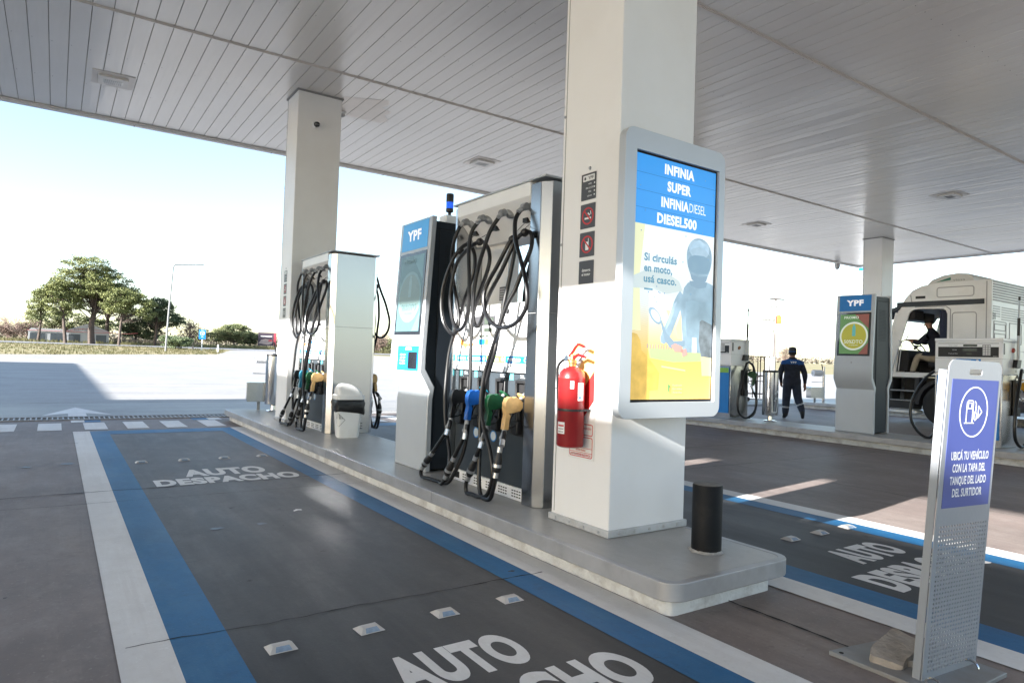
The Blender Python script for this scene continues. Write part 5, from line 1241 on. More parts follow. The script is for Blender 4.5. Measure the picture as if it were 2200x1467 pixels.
def arm(V, E, Rd, base, sh, el, wr, dirn, rs=(.075, .062, .034), curl=(0, 0, 1)):
    i = len(V); V += [sh, ((sh[0]+el[0])/2, (sh[1]+el[1])/2, (sh[2]+el[2])/2), el, wr]; Rd += [rs[0], rs[0]*.92, rs[1], rs[2]]; E += [(base, i), (i, i+1), (i+1, i+2), (i+2, i+3)]
    w = Vector(wr); d = Vector(dirn).normalized(); c = Vector(curl); s = d.cross(c).normalized(); palm = w+d*.085
    V.append(tuple(palm)); Rd.append((.038, .020)); E.append((i+3, len(V)-1)); pi_ = len(V)-1
    for k, (of, ln) in enumerate(((-.027, .075), (-.009, .088), (.010, .082), (.027, .062))):
        a = palm+s*of+d*.02; b = a+d*ln*.55+c*.008; e = b+d*ln*.35+c*.030
        V += [tuple(a), tuple(b), tuple(e)]; Rd += [.011, .010, .008]; n = len(V); E += [(pi_, n-3), (n-3, n-2), (n-2, n-1)]
    a = w+d*.035-s*.030; b = a+d*.04-s*.022+c*.012; V += [tuple(a), tuple(b)]; Rd += [.013, .010]; n = len(V); E += [(i+3, n-2), (n-2, n-1)]
# walking attendant seen from behind (local: +y forward, +x his right)
t = tag(empty('person', (15.35, 9.92, .008), R(-53)), 'person in navy work clothes, blue shoulder yoke and cap, walking away past the steel bin', 'person')
V = [(0, 0, .96), (0, .01, 1.12), (0, .0, 1.28), (0, -.015, 1.42), (0, .0, 1.51), (0, .02, 1.57), (0, .03, 1.645), (0, .025, 1.70)]
Rd = [(.185, .145), (.20, .155), (.215, .16), (.20, .13), (.085, .08), .062, (.083, .098), (.078, .09)]
E = [(i, i+1) for i in range(7)]
arm(V, E, Rd, 3, (.20, -.01, 1.40), (.295, -.04, 1.12), (.305, .05, .885), (.05, .12, -1), curl=(-.5, .6, 0), rs=(.085, .075, .034))
arm(V, E, Rd, 3, (-.20, -.01, 1.40), (-.285, .03, 1.12), (-.24, .19, .93), (.05, .55, -.8), curl=(.5, .6, 0), rs=(.085, .075, .034))
i = len(V)      # left leg planted, right leg trailing with the heel up
V += [(-.10, .01, .84), (-.12, .06, .50), (-.135, .04, .17), (-.14, .05, .06), (-.17, .20, .05)]; Rd += [.130, .105, (.088, .088), (.062, .055), (.058, .042)]
E += [(0, i), (i, i+1), (i+1, i+2), (i+2, i+3), (i+3, i+4)]
j = len(V)
V += [(.10, -.02, .84), (.145, -.0, .52), (.22, -.24, .26), (.235, -.30, .16), (.245, -.25, .04)]; Rd += [.130, .105, (.085, .085), (.065, .055), (.060, .042)]
E += [(0, j), (j, j+1), (j+1, j+2), (j+2, j+3), (j+3, j+4)]
def rule(c):
    if c.z > 1.545: return 3
    if c.z < .90 and abs(c.x) > .17 and not (abs(c.x) < .2 and c.y > -.1 and c.z < .8 and abs(c.x) < .19):
        if abs(c.x) > .215 and .66 < c.z < .915: return 3
    if c.z < .13 or (c.y < -.26 and c.z < .22): return 4
    if c.x < 0 and .27 < c.z < .315: return 5
    if c.x > 0 and .36 < c.z-.45*(c.x-.18) < .40: return 5
    if c.z < .86: return 1
    if c.z > 1.37 and c.z < 1.50: return 2
    return 0
skin_body('body', V, E, Rd, rule, [navy, navy_t, yoke, skin_m, boot, refl], t, levels=3)
mb = MB(); mb.lathe([(.098, 1.685), (.102, 1.72), (.098, 1.765), (.075, 1.80), (.03, 1.815)], (0, .022, 0), seg=24, sx=.93, sy=1.08); cp = mb.build('cap', mat('cap_charcoal', (.035, .035, .038), .8), t)
mb = MB(); mb.lathe([(.101, 1.672), (.104, 1.70)], (0, .022, 0), seg=24, sx=.93, sy=1.08); mb.prism([(-.07, .10), (.07, .10), (.055, .19), (-.055, .19)], FZ(), 1.675, 1.685); mb.build('cap_band', yoke, cp)
mb = MB(); mb.lathe([(.080, 1.60), (.094, 1.64), (.097, 1.682)], (0, .008, 0), seg=24, sx=.93, sy=1.05); mb.build('hair', hair_m, t)
mb = MB()
for sx in (-1, 1): mb.lathe([(.008, -.004), (.018, 0), (.018, .008)], (sx*.088, .03, 1.645), (sx, -.3, 0), 10, sy=1.5)
mb.build('ear', skin_m, t)
mb = MB(); mb.lathe([(.098, 1.465), (.080, 1.50), (.076, 1.545), (.080, 1.548)], (0, .005, 0), seg=20, sx=1.0, sy=1.0, caps=False); mb.build('jacket_collar', navy, t)
mb = MB(); mb.lathe([(.205, .84), (.212, .90), (.207, 1.0)], (0, .0, 0), seg=28, sx=1.02, sy=.80, caps=False); mb.build('jacket_hem', navy, t)
mb = MB(); text_mb(mb, 'YPF', (0.01, -.163, 1.40), (1, 0, 0), (0, .25, 1), w=.15, h=.045, bold=.04); mb.build('back_lettering', sticker_white, t, smooth=False)

# ------------------------------------------------------------------ truck
TX = 17.45
t = tag(empty('truck', (TX, 7.4, 0)), 'white tall-cab lorry tractor with its door open and an air conditioner on the roof', 'truck')
cabm = mat('cab_paint', (.80, .80, .79), .4, var=.03, scale=2, coat=.2, dirt=(.40, .38, .34), dirt_amt=.3, dscale=1.5)
def TP(o): o.location = Vector(o.location)-Vector((TX, 7.4, 0)); return o
side = [(6.36, 1.02), (6.36, 3.46), (7.55, 3.44), (7.85, 3.40), (8.06, 3.30), (8.22, 3.12), (8.33, 2.93), (8.40, 2.78), (8.60, 1.90), (8.66, 1.30), (8.66, 1.16), (7.85, 1.16), (7.70, 1.22), (7.2, 1.22), (7.0, 1.02)]
door = [(7.27, 1.28), (7.27, 2.70), (7.30, 2.78), (7.37, 2.825), (7.95, 2.84), (8.06, 2.81), (8.13, 2.74), (8.36, 1.92), (8.42, 1.28)]
win2 = [(7.34, 1.9), (7.34, 2.74), (7.95, 2.76), (8.08, 2.70), (8.32, 1.92)]
TW = 2.45
FXs = lambda x0: (lambda u, v, tt: (x0+tt, u, v))
mb = MB(); mb.prism(side, FXs(TX), 0, .05, holes=[door]); mb.prism(side, FXs(TX+TW-.05), 0, .05, holes=[win2]); mb.box(TX+.05, TX+TW-.05, 6.361, 6.41, 1.02, 3.445)
top_o = side[1:8]; top_i = [(y-.0, z-.05) if y < 7.9 else (y-.05, z-.03) for y, z in top_o][::-1]
mb.prism(top_o+top_i, FXs(TX+.052), 0, TW-.104)
mb.box(TX+.05, TX+TW-.05, 8.56, 8.65, 1.16, 1.86)
cabo = TP(mb.build('cab', cabm, t, bevel=.02))
mb = MB(); mb.prism([(8.395, 2.78), (8.60, 1.87), (8.615, 1.87), (8.41, 2.78)], FXs(TX+.06), 0, TW-.12); TP(mb.build('windscreen', mat('clear_glass', (.9, .95, .95), .0, trans=1, var=0), t))
mb = MB(); mb.bar((TX+.03, 8.42, 2.76), (TX+.03, 8.62, 1.88), .07); mb.bar((TX+TW-.03, 8.42, 2.76), (TX+TW-.03, 8.62, 1.88), .07); TP(mb.build('windscreen_pillar', cabm, t))
mb = MB(); mb.prism([(8.30, 2.93), (8.38, 2.93), (8.66, 2.82), (8.72, 2.62), (8.64, 2.62), (8.56, 2.76), (8.36, 2.83)], FXs(TX-.03), 0, TW+.06); mb.box(TX-.022, TX-.001, 6.50, 8.42, 2.90, 3.02); TP(mb.build('sun_visor', mat('visor_black', (.014, .017, .022), .3), t, bevel=.008))
mb = MB(); mb.box(TX+.06, TX+TW-.06, 6.45, 8.55, 1.18, 1.24); mb.box(TX+.10, TX+TW-.1, 8.18, 8.5, 1.3, 1.82); mb.box(TX+.06, TX+TW-.06, 6.42, 6.5, 1.25, 3.3); mb.box(TX+.7, TX+1.7, 7.9, 8.2, 1.25, 1.6)
mb.box(TX+.10, TX+.6, 8.05, 8.35, 2.60, 2.83); mb.box(TX+.75, TX+1.3, 8.1, 8.35, 2.62, 2.80)
TP(mb.build('interior', mat('cab_interior', (.020, .020, .022), .8), t, bevel=.02))
mb = MB(); mb.box(TX+.25, TX+.8, 7.15, 7.8, 1.42, 1.56); mb.box(TX+.27, TX+.78, 7.10, 7.25, 1.5, 2.35); TP(mb.build('driver_seat', mat('seat_cloth', (.018, .018, .022), .9), t, bevel=.04))
mb = MB()
for k in range(7): mb.tube([(TX+.10+.02*(k % 2), 7.28+k*.03, 2.80), (TX+.10+.02*((k+1) % 2), 7.27+k*.028, 1.3)], .018, 6)
TP(mb.build('curtain', mat('curtain_blue', (.035, .045, .085), .9), t))
c = Vector((TX+.55, 8.16, 1.95)); ax = Vector((0, -.75, .66)).normalized(); u = Vector((1, 0, 0)); v_ = ax.cross(u)
mb = MB(); mb.tube([c+u*.22*math.cos(a)+v_*.22*math.sin(a) for a in [2*math.pi*i/28 for i in range(29)]], .016, 6); mb.cyl(c-ax*.12, c, .03); mb.bar(c-u*.2, c+u*.2, .03); TP(mb.build('steering_wheel', black, t))
mb = MB(); mb.tube([(TX-.02, 8.50, 1.3), (TX-.03, 8.34, 1.9), (TX-.03, 8.28, 2.02), (TX-.01, 8.27, 2.06)], .016, 6); mb.tube([(TX+.0, 8.36, 1.3), (TX+.0, 8.30, 1.95), (TX+.0, 8.36, 2.08)], .012, 6); TP(mb.build('grab_rail', lgrey, t))
# open door swung forward
mb = MB(); mb.prism([(0, 1.28), (0, 2.2), (-.06, 2.72), (-.9, 2.76), (-1.0, 1.28)], lambda u_, v, tt: (TX-.02+u_*.85, 8.68+tt-u_*.5, v), 0, .06, holes=[[(-.10, 1.9), (-.15, 2.65), (-.85, 2.68), (-.90, 1.9)]]); od = TP(mb.build('open_door', cabm, t, bevel=.01))
mb = MB(); mb.box(TX-.75, TX-.5, 9.1, 9.2, 2.0, 2.6); TP(mb.build('side_mirror', black, t, bevel=.03))
mb = MB(); fz = lambda y: 0
mb.prism([(7.88, 1.155), (8.58, 1.155), (8.62, .36), (8.02, .36), (7.90, .8)], FXs(TX+.02), 0, .45, holes=[[(7.98, 1.12), (8.5, 1.12), (8.5, .85), (7.99, .85)], [(8.01, .79), (8.52, .79), (8.53, .6), (8.03, .6)]]); TP(mb.build('step_box', mat('step_black', (.020, .021, .023), .6, var=.2), t, bevel=.01))
mb = MB()
for z in (.84, .60, .38): mb.box(TX-.0, TX+.35, 7.98, 8.55, z-.03, z)
TP(mb.build('step', cast, t, bevel=.005))
mb = MB(); mb.box(TX-.005, TX+TW+.005, 8.58, 8.86, .30, 1.15); mb.box(TX-.005, TX+.4, 7.93, 8.58, .26, .345); TP(mb.build('bumper', cabm, t, bevel=.03))
mb = MB(); mb.box(TX+.1, TX+.5, 8.861, 8.87, .65, .9); mb.box(TX+TW-.5, TX+TW-.1, 8.861, 8.87, .65, .9); TP(mb.build('headlight', mat('lamp_glass', (.6, .62, .65), .1), t))
arc = [(7.30+.66*math.cos(R(a)), .50+.66*math.sin(R(a))) for a in range(0, 181, 12)]; arci = [(7.30+.57*math.cos(R(a)), .50+.57*math.sin(R(a))) for a in range(180, -1, -12)]
for x_ in (TX, TX+TW-.42): mb = MB(); mb.prism(arc+arci, FXs(x_), 0, .42); TP(mb.build('wheel_arch', mat('arch_black', (.018, .018, .020), .6), t, bevel=.01))
def wheel(x, y, s, n=1):
    mb = MB(); mb.lathe([(.28, 0), (.40, -.01), (.47, .0), (.505, .03), (.51, .10), (.51, .20), (.505, .26), (.47, .29), (.28, .29)], (x, y, .51), (s, 0, 0), 44); o = TP(mb.build('wheel', mat('tyre', (.015, .015, .016), .75, var=.2), t))
    mb = MB(); mb.lathe([(.29, .02), (.285, .0), (.25, .05), (.15, .09), (.13, .02), (.10, -.01), (.02, -.02)], (x, y, .51), (s, 0, 0), 32)
    for k in range(10): a = 2*math.pi*k/10; mb.cyl((x+s*.07, y+.19*math.cos(a), .51+.19*math.sin(a)), (x-s*.0, y+.19*math.cos(a), .51+.19*math.sin(a)), .016, seg=8)
    b = mb.build('rim', mat('rim_grey', (.20, .20, .21), .5, .5), o); return o
wheel(TX+.02, 7.30, 1); wheel(TX+TW-.02, 7.30, -1); wheel(TX+.02, 3.9, 1); wheel(TX+TW-.02, 3.9, -1)
mb = MB(); mb.box(TX+.75, TX+.85, 2.9, 8.5, .75, 1.0); mb.box(TX+TW-.85, TX+TW-.75, 2.9, 8.5, .75, 1.0); mb.box(TX+.3, TX+TW-.3, 3.85, 3.95, .45, .57); mb.box(TX+.3, TX+TW-.3, 7.25, 7.35, .45, .57); mb.box(TX+.7, TX+TW-.7, 3.2, 4.3, 1.02, 1.12); mb.box(TX+.4, TX+TW-.4, 6.5, 8.4, .6, 1.15)
TP(mb.build('chassis', mat('chassis', (.03, .03, .03), .7), t))
mb = MB(); mb.cyl((TX+.38, 4.7, .75), (TX+.38, 6.1, .75), .30, seg=28); TP(mb.build('fuel_tank', chrome, t))
# grooves and panels on the cab
mb = MB()
def groove(P, x=TX-.0006, closed=True):
    n = len(P)
    for i in range(n if closed else n-1):
        a, b = P[i], P[(i+1) % n]; mb.obox((x, (a[0]+b[0])/2, (a[1]+b[1])/2), (.0012, 0, 0), (0, (b[0]-a[0])/2, (b[1]-a[1])/2), Vector((0, -(b[1]-a[1]), b[0]-a[0])).normalized()*.012)
groove(rrect(6.66, 7.16, 2.08, 2.72, .06)); groove(rrect(6.72, 7.5, 3.10, 3.33, .05)); groove([(6.46, 1.1), (6.46, 3.42)], closed=False)
groove([(7.20, 1.24), (7.20, 2.80), (7.30, 2.88), (8.0, 2.89)], closed=False); groove([(8.10, 3.19), (8.06, 2.95)], closed=False)
mb.build('panel_groove', mat('groove_grey', (.36, .36, .36), .6), cabo)
mb = MB(); mb.box(TX-.012, TX+.001, 7.76, 7.98, 3.09, 3.15); mb.build('marker_light', black, cabo)
mb = MB(); z = 2.92
for k in range(8): mb.box(TX+.06, TX+TW-.06, 6.340, 6.362, 2.98+k*.06, 2.985+k*.06+.020)
for k in range(5): mb.box(TX+.08, TX+.45, 6.352, 6.3605, 2.62+k*.055, 2.64+k*.055)
for k in range(6): mb.box(TX+.55, TX+TW-.2, 6.352, 6.3605, 2.56+k*.055, 2.58+k*.055)
for x0, x1, z0, z1 in ((.12, .80, 2.02, 2.50), (.16, .76, 2.30, 2.44), (.16, .76, 2.08, 2.22), (1.0, 1.7, 2.02, 2.5)):
    for a0, a1, b0, b1 in ((x0, x1, z0, z0+.02), (x0, x1, z1, z1+.02), (x0, x0+.02, z0, z1), (x1, x1+.02, z0, z1)): mb.box(TX+a0, TX+a1, 6.352, 6.3605, b0, b1)
mb.box(TX+.06, TX+TW, 6.352, 6.3605, 1.86, 1.868)
mb.build('rear_rib', mat('groove_grey', (.36, .36, .36), .6), cabo, smooth=False)
mb = MB(); text_mb(mb, '30', (TX+.12, 6.351, 2.50+.05), *OY, w=.17, h=.16, bold=.01); mb.build('speed_number', black, cabo, smooth=False)
mb = MB(); ac = [(6.78, 3.455), (6.80, 3.60), (6.9, 3.69), (7.15, 3.72), (7.45, 3.69), (7.7, 3.60), (7.80, 3.50), (7.82, 3.44)]
ac = [(y+.10, z-.01) for y, z in ac]; mb.prism(ac, FXs(TX+.42), 0, 1.5); acu = TP(mb.build('air_conditioner', mat('air_unit_paint', (.62, .62, .60), .45, var=.03), t, bevel=.035, bseg=3)); mb = MB(); mb.box(TX+.38, TX+1.96, 6.84, 7.98, 3.44, 3.50); TP(mb.build('shade_strip', black, acu))  # black strip stands in for the shadow line under the unit
mb = MB(); text_mb(mb, 'viesa', (TX+.4185, 7.20, 3.52), *OX, w=.26, h=.06, bold=.0); mb.build('maker_lettering', ink_grey, acu, smooth=False)
mb = MB(); mb.prism([(7.38, 3.62), (7.74, 3.51), (7.38, 3.55)], FX(TX+.4195), 0, .001); mb.build('green_fan_mark', mat('logo_green', (.02, .16, .10), .4), acu, smooth=False)

# driver in the doorway
t = tag(empty('person', (TX+.42, 7.66, 1.58)), 'person in a dark shirt and khaki trousers sitting in the open truck door', 'person')
V = [(0, 0, .08), (-.02, .02, .28), (-.03, .06, .50), (-.03, .09, .66), (-.03, .13, .76), (-.03, .16, .81), (-.03, .19, .90), (-.03, .185, .97)]
Rd = [(.17, .15), (.175, .15), (.19, .15), (.17, .12), (.08, .08), .06, (.078, .095), (.075, .09)]
E = [(i, i+1) for i in range(7)]
arm(V, E, Rd, 3, (.15, .12, .64), (.20, .36, .44), (.08, .56, .52), (-.1, 1, .1), curl=(0, 0, -1))
arm(V, E, Rd, 3, (-.20, .11, .64), (-.25, .33, .42), (-.18, .55, .50), (.1, 1, .1), curl=(0, 0, -1))
i = len(V)
V += [(-.12, .04, .06), (-.24, .33, .12), (-.34, .40, -.26), (-.35, .41, -.33), (-.38, .54, -.36)]; Rd += [.125, .09, .065, .05, .04]; E += [(0, i), (i, i+1), (i+1, i+2), (i+2, i+3), (i+3, i+4)]
j = len(V)
V += [(.11, .08, .06), (.10, .50, .08), (.06, .66, -.26), (.06, .67, -.30), (.06, .78, -.31)]; Rd += [.125, .09, .065, .05, .04]; E += [(0, j), (j, j+1), (j+1, j+2), (j+2, j+3), (j+3, j+4)]
def rule2(c):
    if c.z > .80: return 1
    if c.y > .44 and c.z > .36: return 1
    if c.z < -.27: return 3
    if c.z < .12 or (c.y > .22 and c.z < .28): return 2
    return 0
skin_body('body', V, E, Rd, rule2, [mat('dark_shirt', (.010, .013, .025), .85, var=.2, scale=10), skin_m, khaki, boot], t, levels=3)
mb = MB(); mb.lathe([(.090, .93), (.096, .96), (.090, 1.01), (.06, 1.045), (.01, 1.055)], (-.03, .18, 0), seg=20, sx=.95, sy=1.08); mb.build('hair', hair_m, t)
mb = MB(); mb.obox((-.03, .285, .895), (.012, 0, 0), (0, .018, 0), (0, 0, .018)); mb.build('nose', skin_m, t, bevel=.008)
o = MB(); o.obox((0, 0, 0), (.035, 0, 0), (0, .006, .003), (0, -.03, .065)); o = o.build('mobile_phone', black, bevel=.004); o.location = (TX+.24, 8.27, 2.16); o.rotation_euler.z = R(20)
tag(o, 'dark mobile phone held up by the truck driver', 'phone')

# ------------------------------------------------------------------ objects out in the open
def at(az, r): return pol(az, r)
# cart rack
t = tag(empty('cart_rack', (21.6, 15.45, 0), R(-32)), 'rusty brown wheeled metal rack standing beyond the steel bin', 'cart')
rust = mat('rusty_frame', (.075, .050, .040), .7, .3, var=.3, scale=12)
mb = MB()
for x in (-.42, -.02, .08, .42):
    for y in ((-.22, .22) if x != .08 else (-.22,)): mb.bar((x, y, .08 if x in (-.42, .42) else .12), (x, y, 1.66), .028)
for z, y in ((1.66, -.22), (1.66, .22), (.28, -.22), (.28, .22), (.75, -.22)): mb.bar((-.43, y, z), (.43, y, z), .028)
for x in (-.42, .42):
    for z in (.28, 1.66): mb.bar((x, -.22, z), (x, .22, z), .028)
mb.bar((-.2, -.24, .75), (.0, -.5, .98), .02)
mb.build('frame', rust, t)
mb = MB(); mb.box(-.42, .42, -.22, .22, .93, .97); mb.build('shelf', rust, t)
for x in (-.38, .38):
    mb = MB(); mb.cyl((x, -.26, .08), (x, -.20, .08), .08, seg=20); mb.build('wheel', black, t)
mb = MB(); mb.cyl((-.38, -.23, .08), (.38, -.23, .08), .02); mb.build('axle', rust, t)

# utility pole with transformer
p = at(55.78, 63.1); t = tag(empty('utility_pole', p, R(-34)), 'tall pale utility pole with crossarms and an orange transformer, behind the attendant', 'utility pole')
conc = mat('pale_concrete', (.19, .17, .155), .8, var=.1)
mb = MB(); mb.lathe([(.13, 0), (.10, 6.9)], seg=12); mb.build('pole', conc, t)
mb = MB(); mb.bar((-.5, 0, 6.95), (1.0-.2, 0, 6.9), .5, .09); mb.bar((-.75, 0, 6.2), (.75, 0, 6.2), .07); mb.bar((-1.15, 0, 5.05), (0, 0, 5.05), .09); mb.build('crossarm', mat('pole_hardware', (.07, .06, .055), .7), t)
mb = MB()
for x, z in ((-.7, 6.25), (-.35, 6.25), (.35, 6.25), (.7, 6.25), (-1.1, 5.1), (-.8, 5.1), (-.5, 5.1), (.1, 5.85), (-.05, 5.6)): mb.lathe([(.03, 0), (.06, .04), (.03, .08), (.05, .11), (.02, .15)], (x, 0, z), seg=8)
mb.build('insulator', mat('insulator', (.2, .17, .15), .4), t)
mb = MB(); mb.box(.13, .5, -.2, .2, 4.75, 5.4); mb.box(.2, .42, -.14, .14, 5.4, 5.5); mb.lathe([(.03, 0), (.02, .22)], (.24, 0, 5.5), seg=8); mb.lathe([(.03, 0), (.02, .22)], (.40, 0, 5.5), seg=8); mb.build('transformer', mat('transformer_orange', (.42, .13, .035), .5), t, bevel=.03)
mb = MB(); mb.tube(spline([(-.1, -.1, 5.1), (-.35, -.1, 4.5), (-.14, -.12, 3.9), (-.1, -.13, 2.5), (-.12, -.13, .2)], 5), .025, 5); mb.build('cable', black, t)
p = at(55.5, 62); o = MB(); o.box(-.35, .35, -.2, .2, 0, 1.75); o.box(-.38, .38, -.23, .23, 1.75, 1.82); o = o.build('meter_cabinet', mat('cabinet_white', (.68, .68, .66), .5), loc=p, bevel=.02); tag(o, 'white upright cabinet at the foot of the utility pole', 'cabinet')
# distant lamp posts on the right
for az, r, hh, lb in ((53.1, 150, 7.0, 'thin distant pole left of the utility pole'), ):
    p = at(az, r); o = MB(); o.lathe([(.10, 0), (.08, hh)], seg=8); o.bar((-.9, 0, hh), (.9, 0, hh), .12); o = o.build('distant_pole', conc, loc=p); tag(o, lb, 'pole')
# white sign tower behind the far column
p = at(62.15, 40); t = tag(empty('sign_tower', (p[0], p[1], 0), R(-34)), 'white metal frame tower with a blue top edge, half hidden by the distant column', 'sign tower')
mb = MB()
for x in (-.28, .9): mb.bar((x, 0, 0), (x, 0, 6.55), .10, .12)
for z in (6.2, 5.65, 5.1, 4.0, 2.4): mb.bar((-.28, 0, z), (.9, 0, z), .10, .12)
mb.build('frame', white_paint, t)
mb = MB(); mb.box(-.36, .98, -.08, .08, 6.55, 6.70); mb.build('blue_top', label_blue, t)
mb = MB(); mb.box(-.22, .84, -.03, .03, 2.5, 5.0); mb.build('inner_panel', lgrey, t)

# street lamp
p = at(6.95, 81); t = tag(empty('street_lamp', p, R(-7)), 'slender pale street lamp with one long arm, beside the round bush', 'street lamp')
lm = mat('lamp_pole', (.16, .165, .17), .5, .3)
mb = MB(); mb.tube([(0, 0, 0), (.12, 0, 4), (.35, 0, 9.0), (.40, 0, 9.25)], [.10, .09, .08, .07], 10); mb.build('pole', lm, t)
mb = MB(); mb.tube([(.38, 0, 9.2), (.55, 0, 9.38), (2.6, 0, 9.55)], [.07, .065, .06], 8); mb.build('arm', lm, t)
mb = MB(); mb.obox((2.95, 0, 9.60), (.42, 0, .05), (0, .12, 0), (0, 0, .045)); mb.build('lamp_head', lm, t, bevel=.02)
# blue road sign
p = at(9.44, 90.5); t = tag(empty('road_sign', p, R(-9)), 'blue road sign with a white arrow in a circle, right of the round bush', 'road sign')
mb = MB(); mb.cyl((0, 0, 0), (0, 0, 1.6), .05, seg=8); mb.build('post', white_paint, t)
mb = MB(); mb.box(-.38, .38, -.07, -.04, 1.35, 2.5); pl = mb.build('panel', label_blue, t, bevel=.005)
mb = MB(); mb.prism(circ(0, 2.08, .27, 24), FY(-.071), .001, .004, holes=[circ(0, 2.08, .22, 24)]); mb.box(-.14, .08, -.075, -.072, 2.05, 2.11); mb.prism([(.0, 2.21), (.16, 2.08), (.0, 1.95), (.0, 2.03), (.07, 2.08), (.0, 2.13)], FY(-.071), .001, .004)
mb.box(-.12, .12, -.075, -.072, 1.6, 1.66); mb.build('arrow_mark', sticker_white, pl, smooth=False)
for az, r, hh, lb in ((8.82, 90, .55, 'short grey marker post between the round bush and the blue road sign'), (10.6, 83, .85, 'short white marker post right of the blue road sign')):
    o = MB(); o.lathe([(.09, 0), (.08, hh), (.03, hh+.03)], seg=10); o = o.build('marker_post', white_paint if hh > .6 else conc, loc=at(az, r)); tag(o, lb, 'marker post')
# billboard
p = at(14.2, 112); t = tag(empty('billboard', p, R(-14)), 'dark advertising billboard by the road, left of the far column', 'billboard')
mb = MB(); mb.box(-1.1, -1.0, 0, .1, 0, .6); mb.box(1.0, 1.1, 0, .1, 0, .6); mb.build('leg', black, t)
mb = MB(); mb.box(-1.35, 1.35, -.03, .05, .45, 2.5); fc = mb.build('face', mat('billboard_dark', (.05, .035, .05), .5), t)
mb = MB(); mb.prism([(-1.25, .8), (-.9, 1.35), (-.3, 1.5), (.4, 1.45), (.8, 1.1), (.7, .75), (.1, .6)], FY(-.031), 0, .004); mb.build('picture', mat('billboard_pale', (.36, .28, .26), .5), fc, smooth=False)
mb = MB(); mb.prism([(.1, 1.1), (.3, 1.4), (.7, 1.4), (.75, 1.15)], FY(-.036), 0, .004); mb.box(.95, 1.33, -.036, -.031, .5, 2.45); mb.build('picture_red', mat('billboard_red', (.38, .05, .07), .5), fc, smooth=False)
mb = MB(); text_mb(mb, 'MANDARINA', (-.2, -.036, 1.85), *OY, w=1.6, h=.2, bold=.02) if False else mb.box(-1.0, .7, -.036, -.031, 1.85, 2.0); mb.build('heading', sticker_white, fc, smooth=False)
# marquee under the pines
p = at(.75, 107); t = tag(empty('marquee', p, R(-1)), 'low white event marquee with dark windows under the tall pines', 'marquee')
tent = mat('tent_fabric', (.36, .37, .38), .7, var=.05, scale=.6)
mb = MB(); mb.box(-4.4, -.3, 0, 4, -.3, 1.35); mb.prism([(-4.5, 1.35), (-.2, 1.35), (-.5, 1.75), (-4.1, 1.75)], lambda u, v, tt: (u, tt, v), -.1, 4.2); mb.build('side_wing', tent, t)
mb = MB(); mb.box(-.3, 4.6, -.3, 4.5, -.3, 1.45); mb.build('wall', tent, t)
mb = MB(); mb.prism([(-.5, 1.45), (4.8, 1.45), (4.4, 1.75), (2.6, 2.5), (1.9, 2.55), (0, 1.75)], lambda u, v, tt: (u, tt, v), -.5, 4.6); rf = mb.build('roof', tent, t)
mb = MB(); text_mb(mb, 'El Na', (1.55, -.51, 1.62), *OY, w=1.9, h=.42, bold=.0); mb.build('lettering', ink_grey, rf, smooth=False)
for x0, x1 in ((-4.2, -2.6), (-2.0, -.6), (.0, 1.3), (3.1, 4.3)):
    mb = MB(); y = -.04 if x0 < -.5 else -.34; mb.box(x0, x1, y, y+.03, .0, 1.15); mb.build('window', mat('tent_window', (.05, .06, .07), .3), t)
mb = MB(); mb.box(-4.5, 4.8, -.52, -.50, 1.44, 1.50); mb.tube(spline([(-.6, -.6, 1.5), (2.2, -.7, 1.9), (5.6, -.8, 1.45), (8, -.8, 1.6)], 5), .03, 4); mb.build('red_trim', mat('tent_red', (.45, .10, .11), .6), t)
# low rail fence beside the marquee
p = at(4.5, 108); t = tag(empty('rail_fence', p, R(-6)), 'low brown fence along the road between the marquee and the blue sign', 'fence')
mb = MB()
for k in range(60): mb.box(-2+k*.19, -1.86+k*.19, 0, .03, 0, .72)
mb.build('board', mat('fence_wood', (.20, .16, .12), .8, var=.2, scale=3), t)
mb = MB(); mb.box(-2, 9.4, .03, .08, .55, .62); mb.build('rail', mat('fence_wood', (.2, .16, .12)), t)

# ------------------------------------------------------------------ trees
bark = mat('bark', (.070, .052, .042), .9, var=.3, scale=6, bump=.5, bscale=14)
twig = mat('bare_twig', (.15, .105, .085), .9, var=.2, scale=5)
def leafmat(n, a, b): return mat(n, a, .6, var=.2, scale=.45, colvar=b, spec=.3)
pine_a = leafmat('pine_needles', (.15, .16, .055), (.085, .105, .038)); pine_b = leafmat('dark_pine_needles', (.075, .095, .045), (.045, .065, .032))
olive = leafmat('olive_leaves', (.16, .17, .075), (.085, .105, .045)); bushm = leafmat('bush_leaves', (.15, .185, .095), (.08, .11, .055))
def leaf_clumps(mb, centres, rad, n, size, rng, flat=.6):
    for c in centres:
        c = Vector(c); rr = rad*rng.uniform(.6, 1.25)
        for _ in range(n):
            d = Vector((rng.gauss(0, 1), rng.gauss(0, 1), rng.gauss(0, 1)*flat)); d = d.normalized()*rr*(rng.random()**.45); d.z *= flat
            p_ = c+d; a = Vector((rng.gauss(0, 1), rng.gauss(0, 1), rng.gauss(0, .6)+.3)).normalized(); b = a.orthogonal().normalized(); b.rotate(Matrix.Rotation(rng.random()*6.28, 3, a)); e = a.cross(b)
            s = size*rng.uniform(.6, 1.3); mb.add([p_-b*s, p_-e*s*.45, p_+b*s, p_+e*s*.45], [(0, 1, 2, 3)])
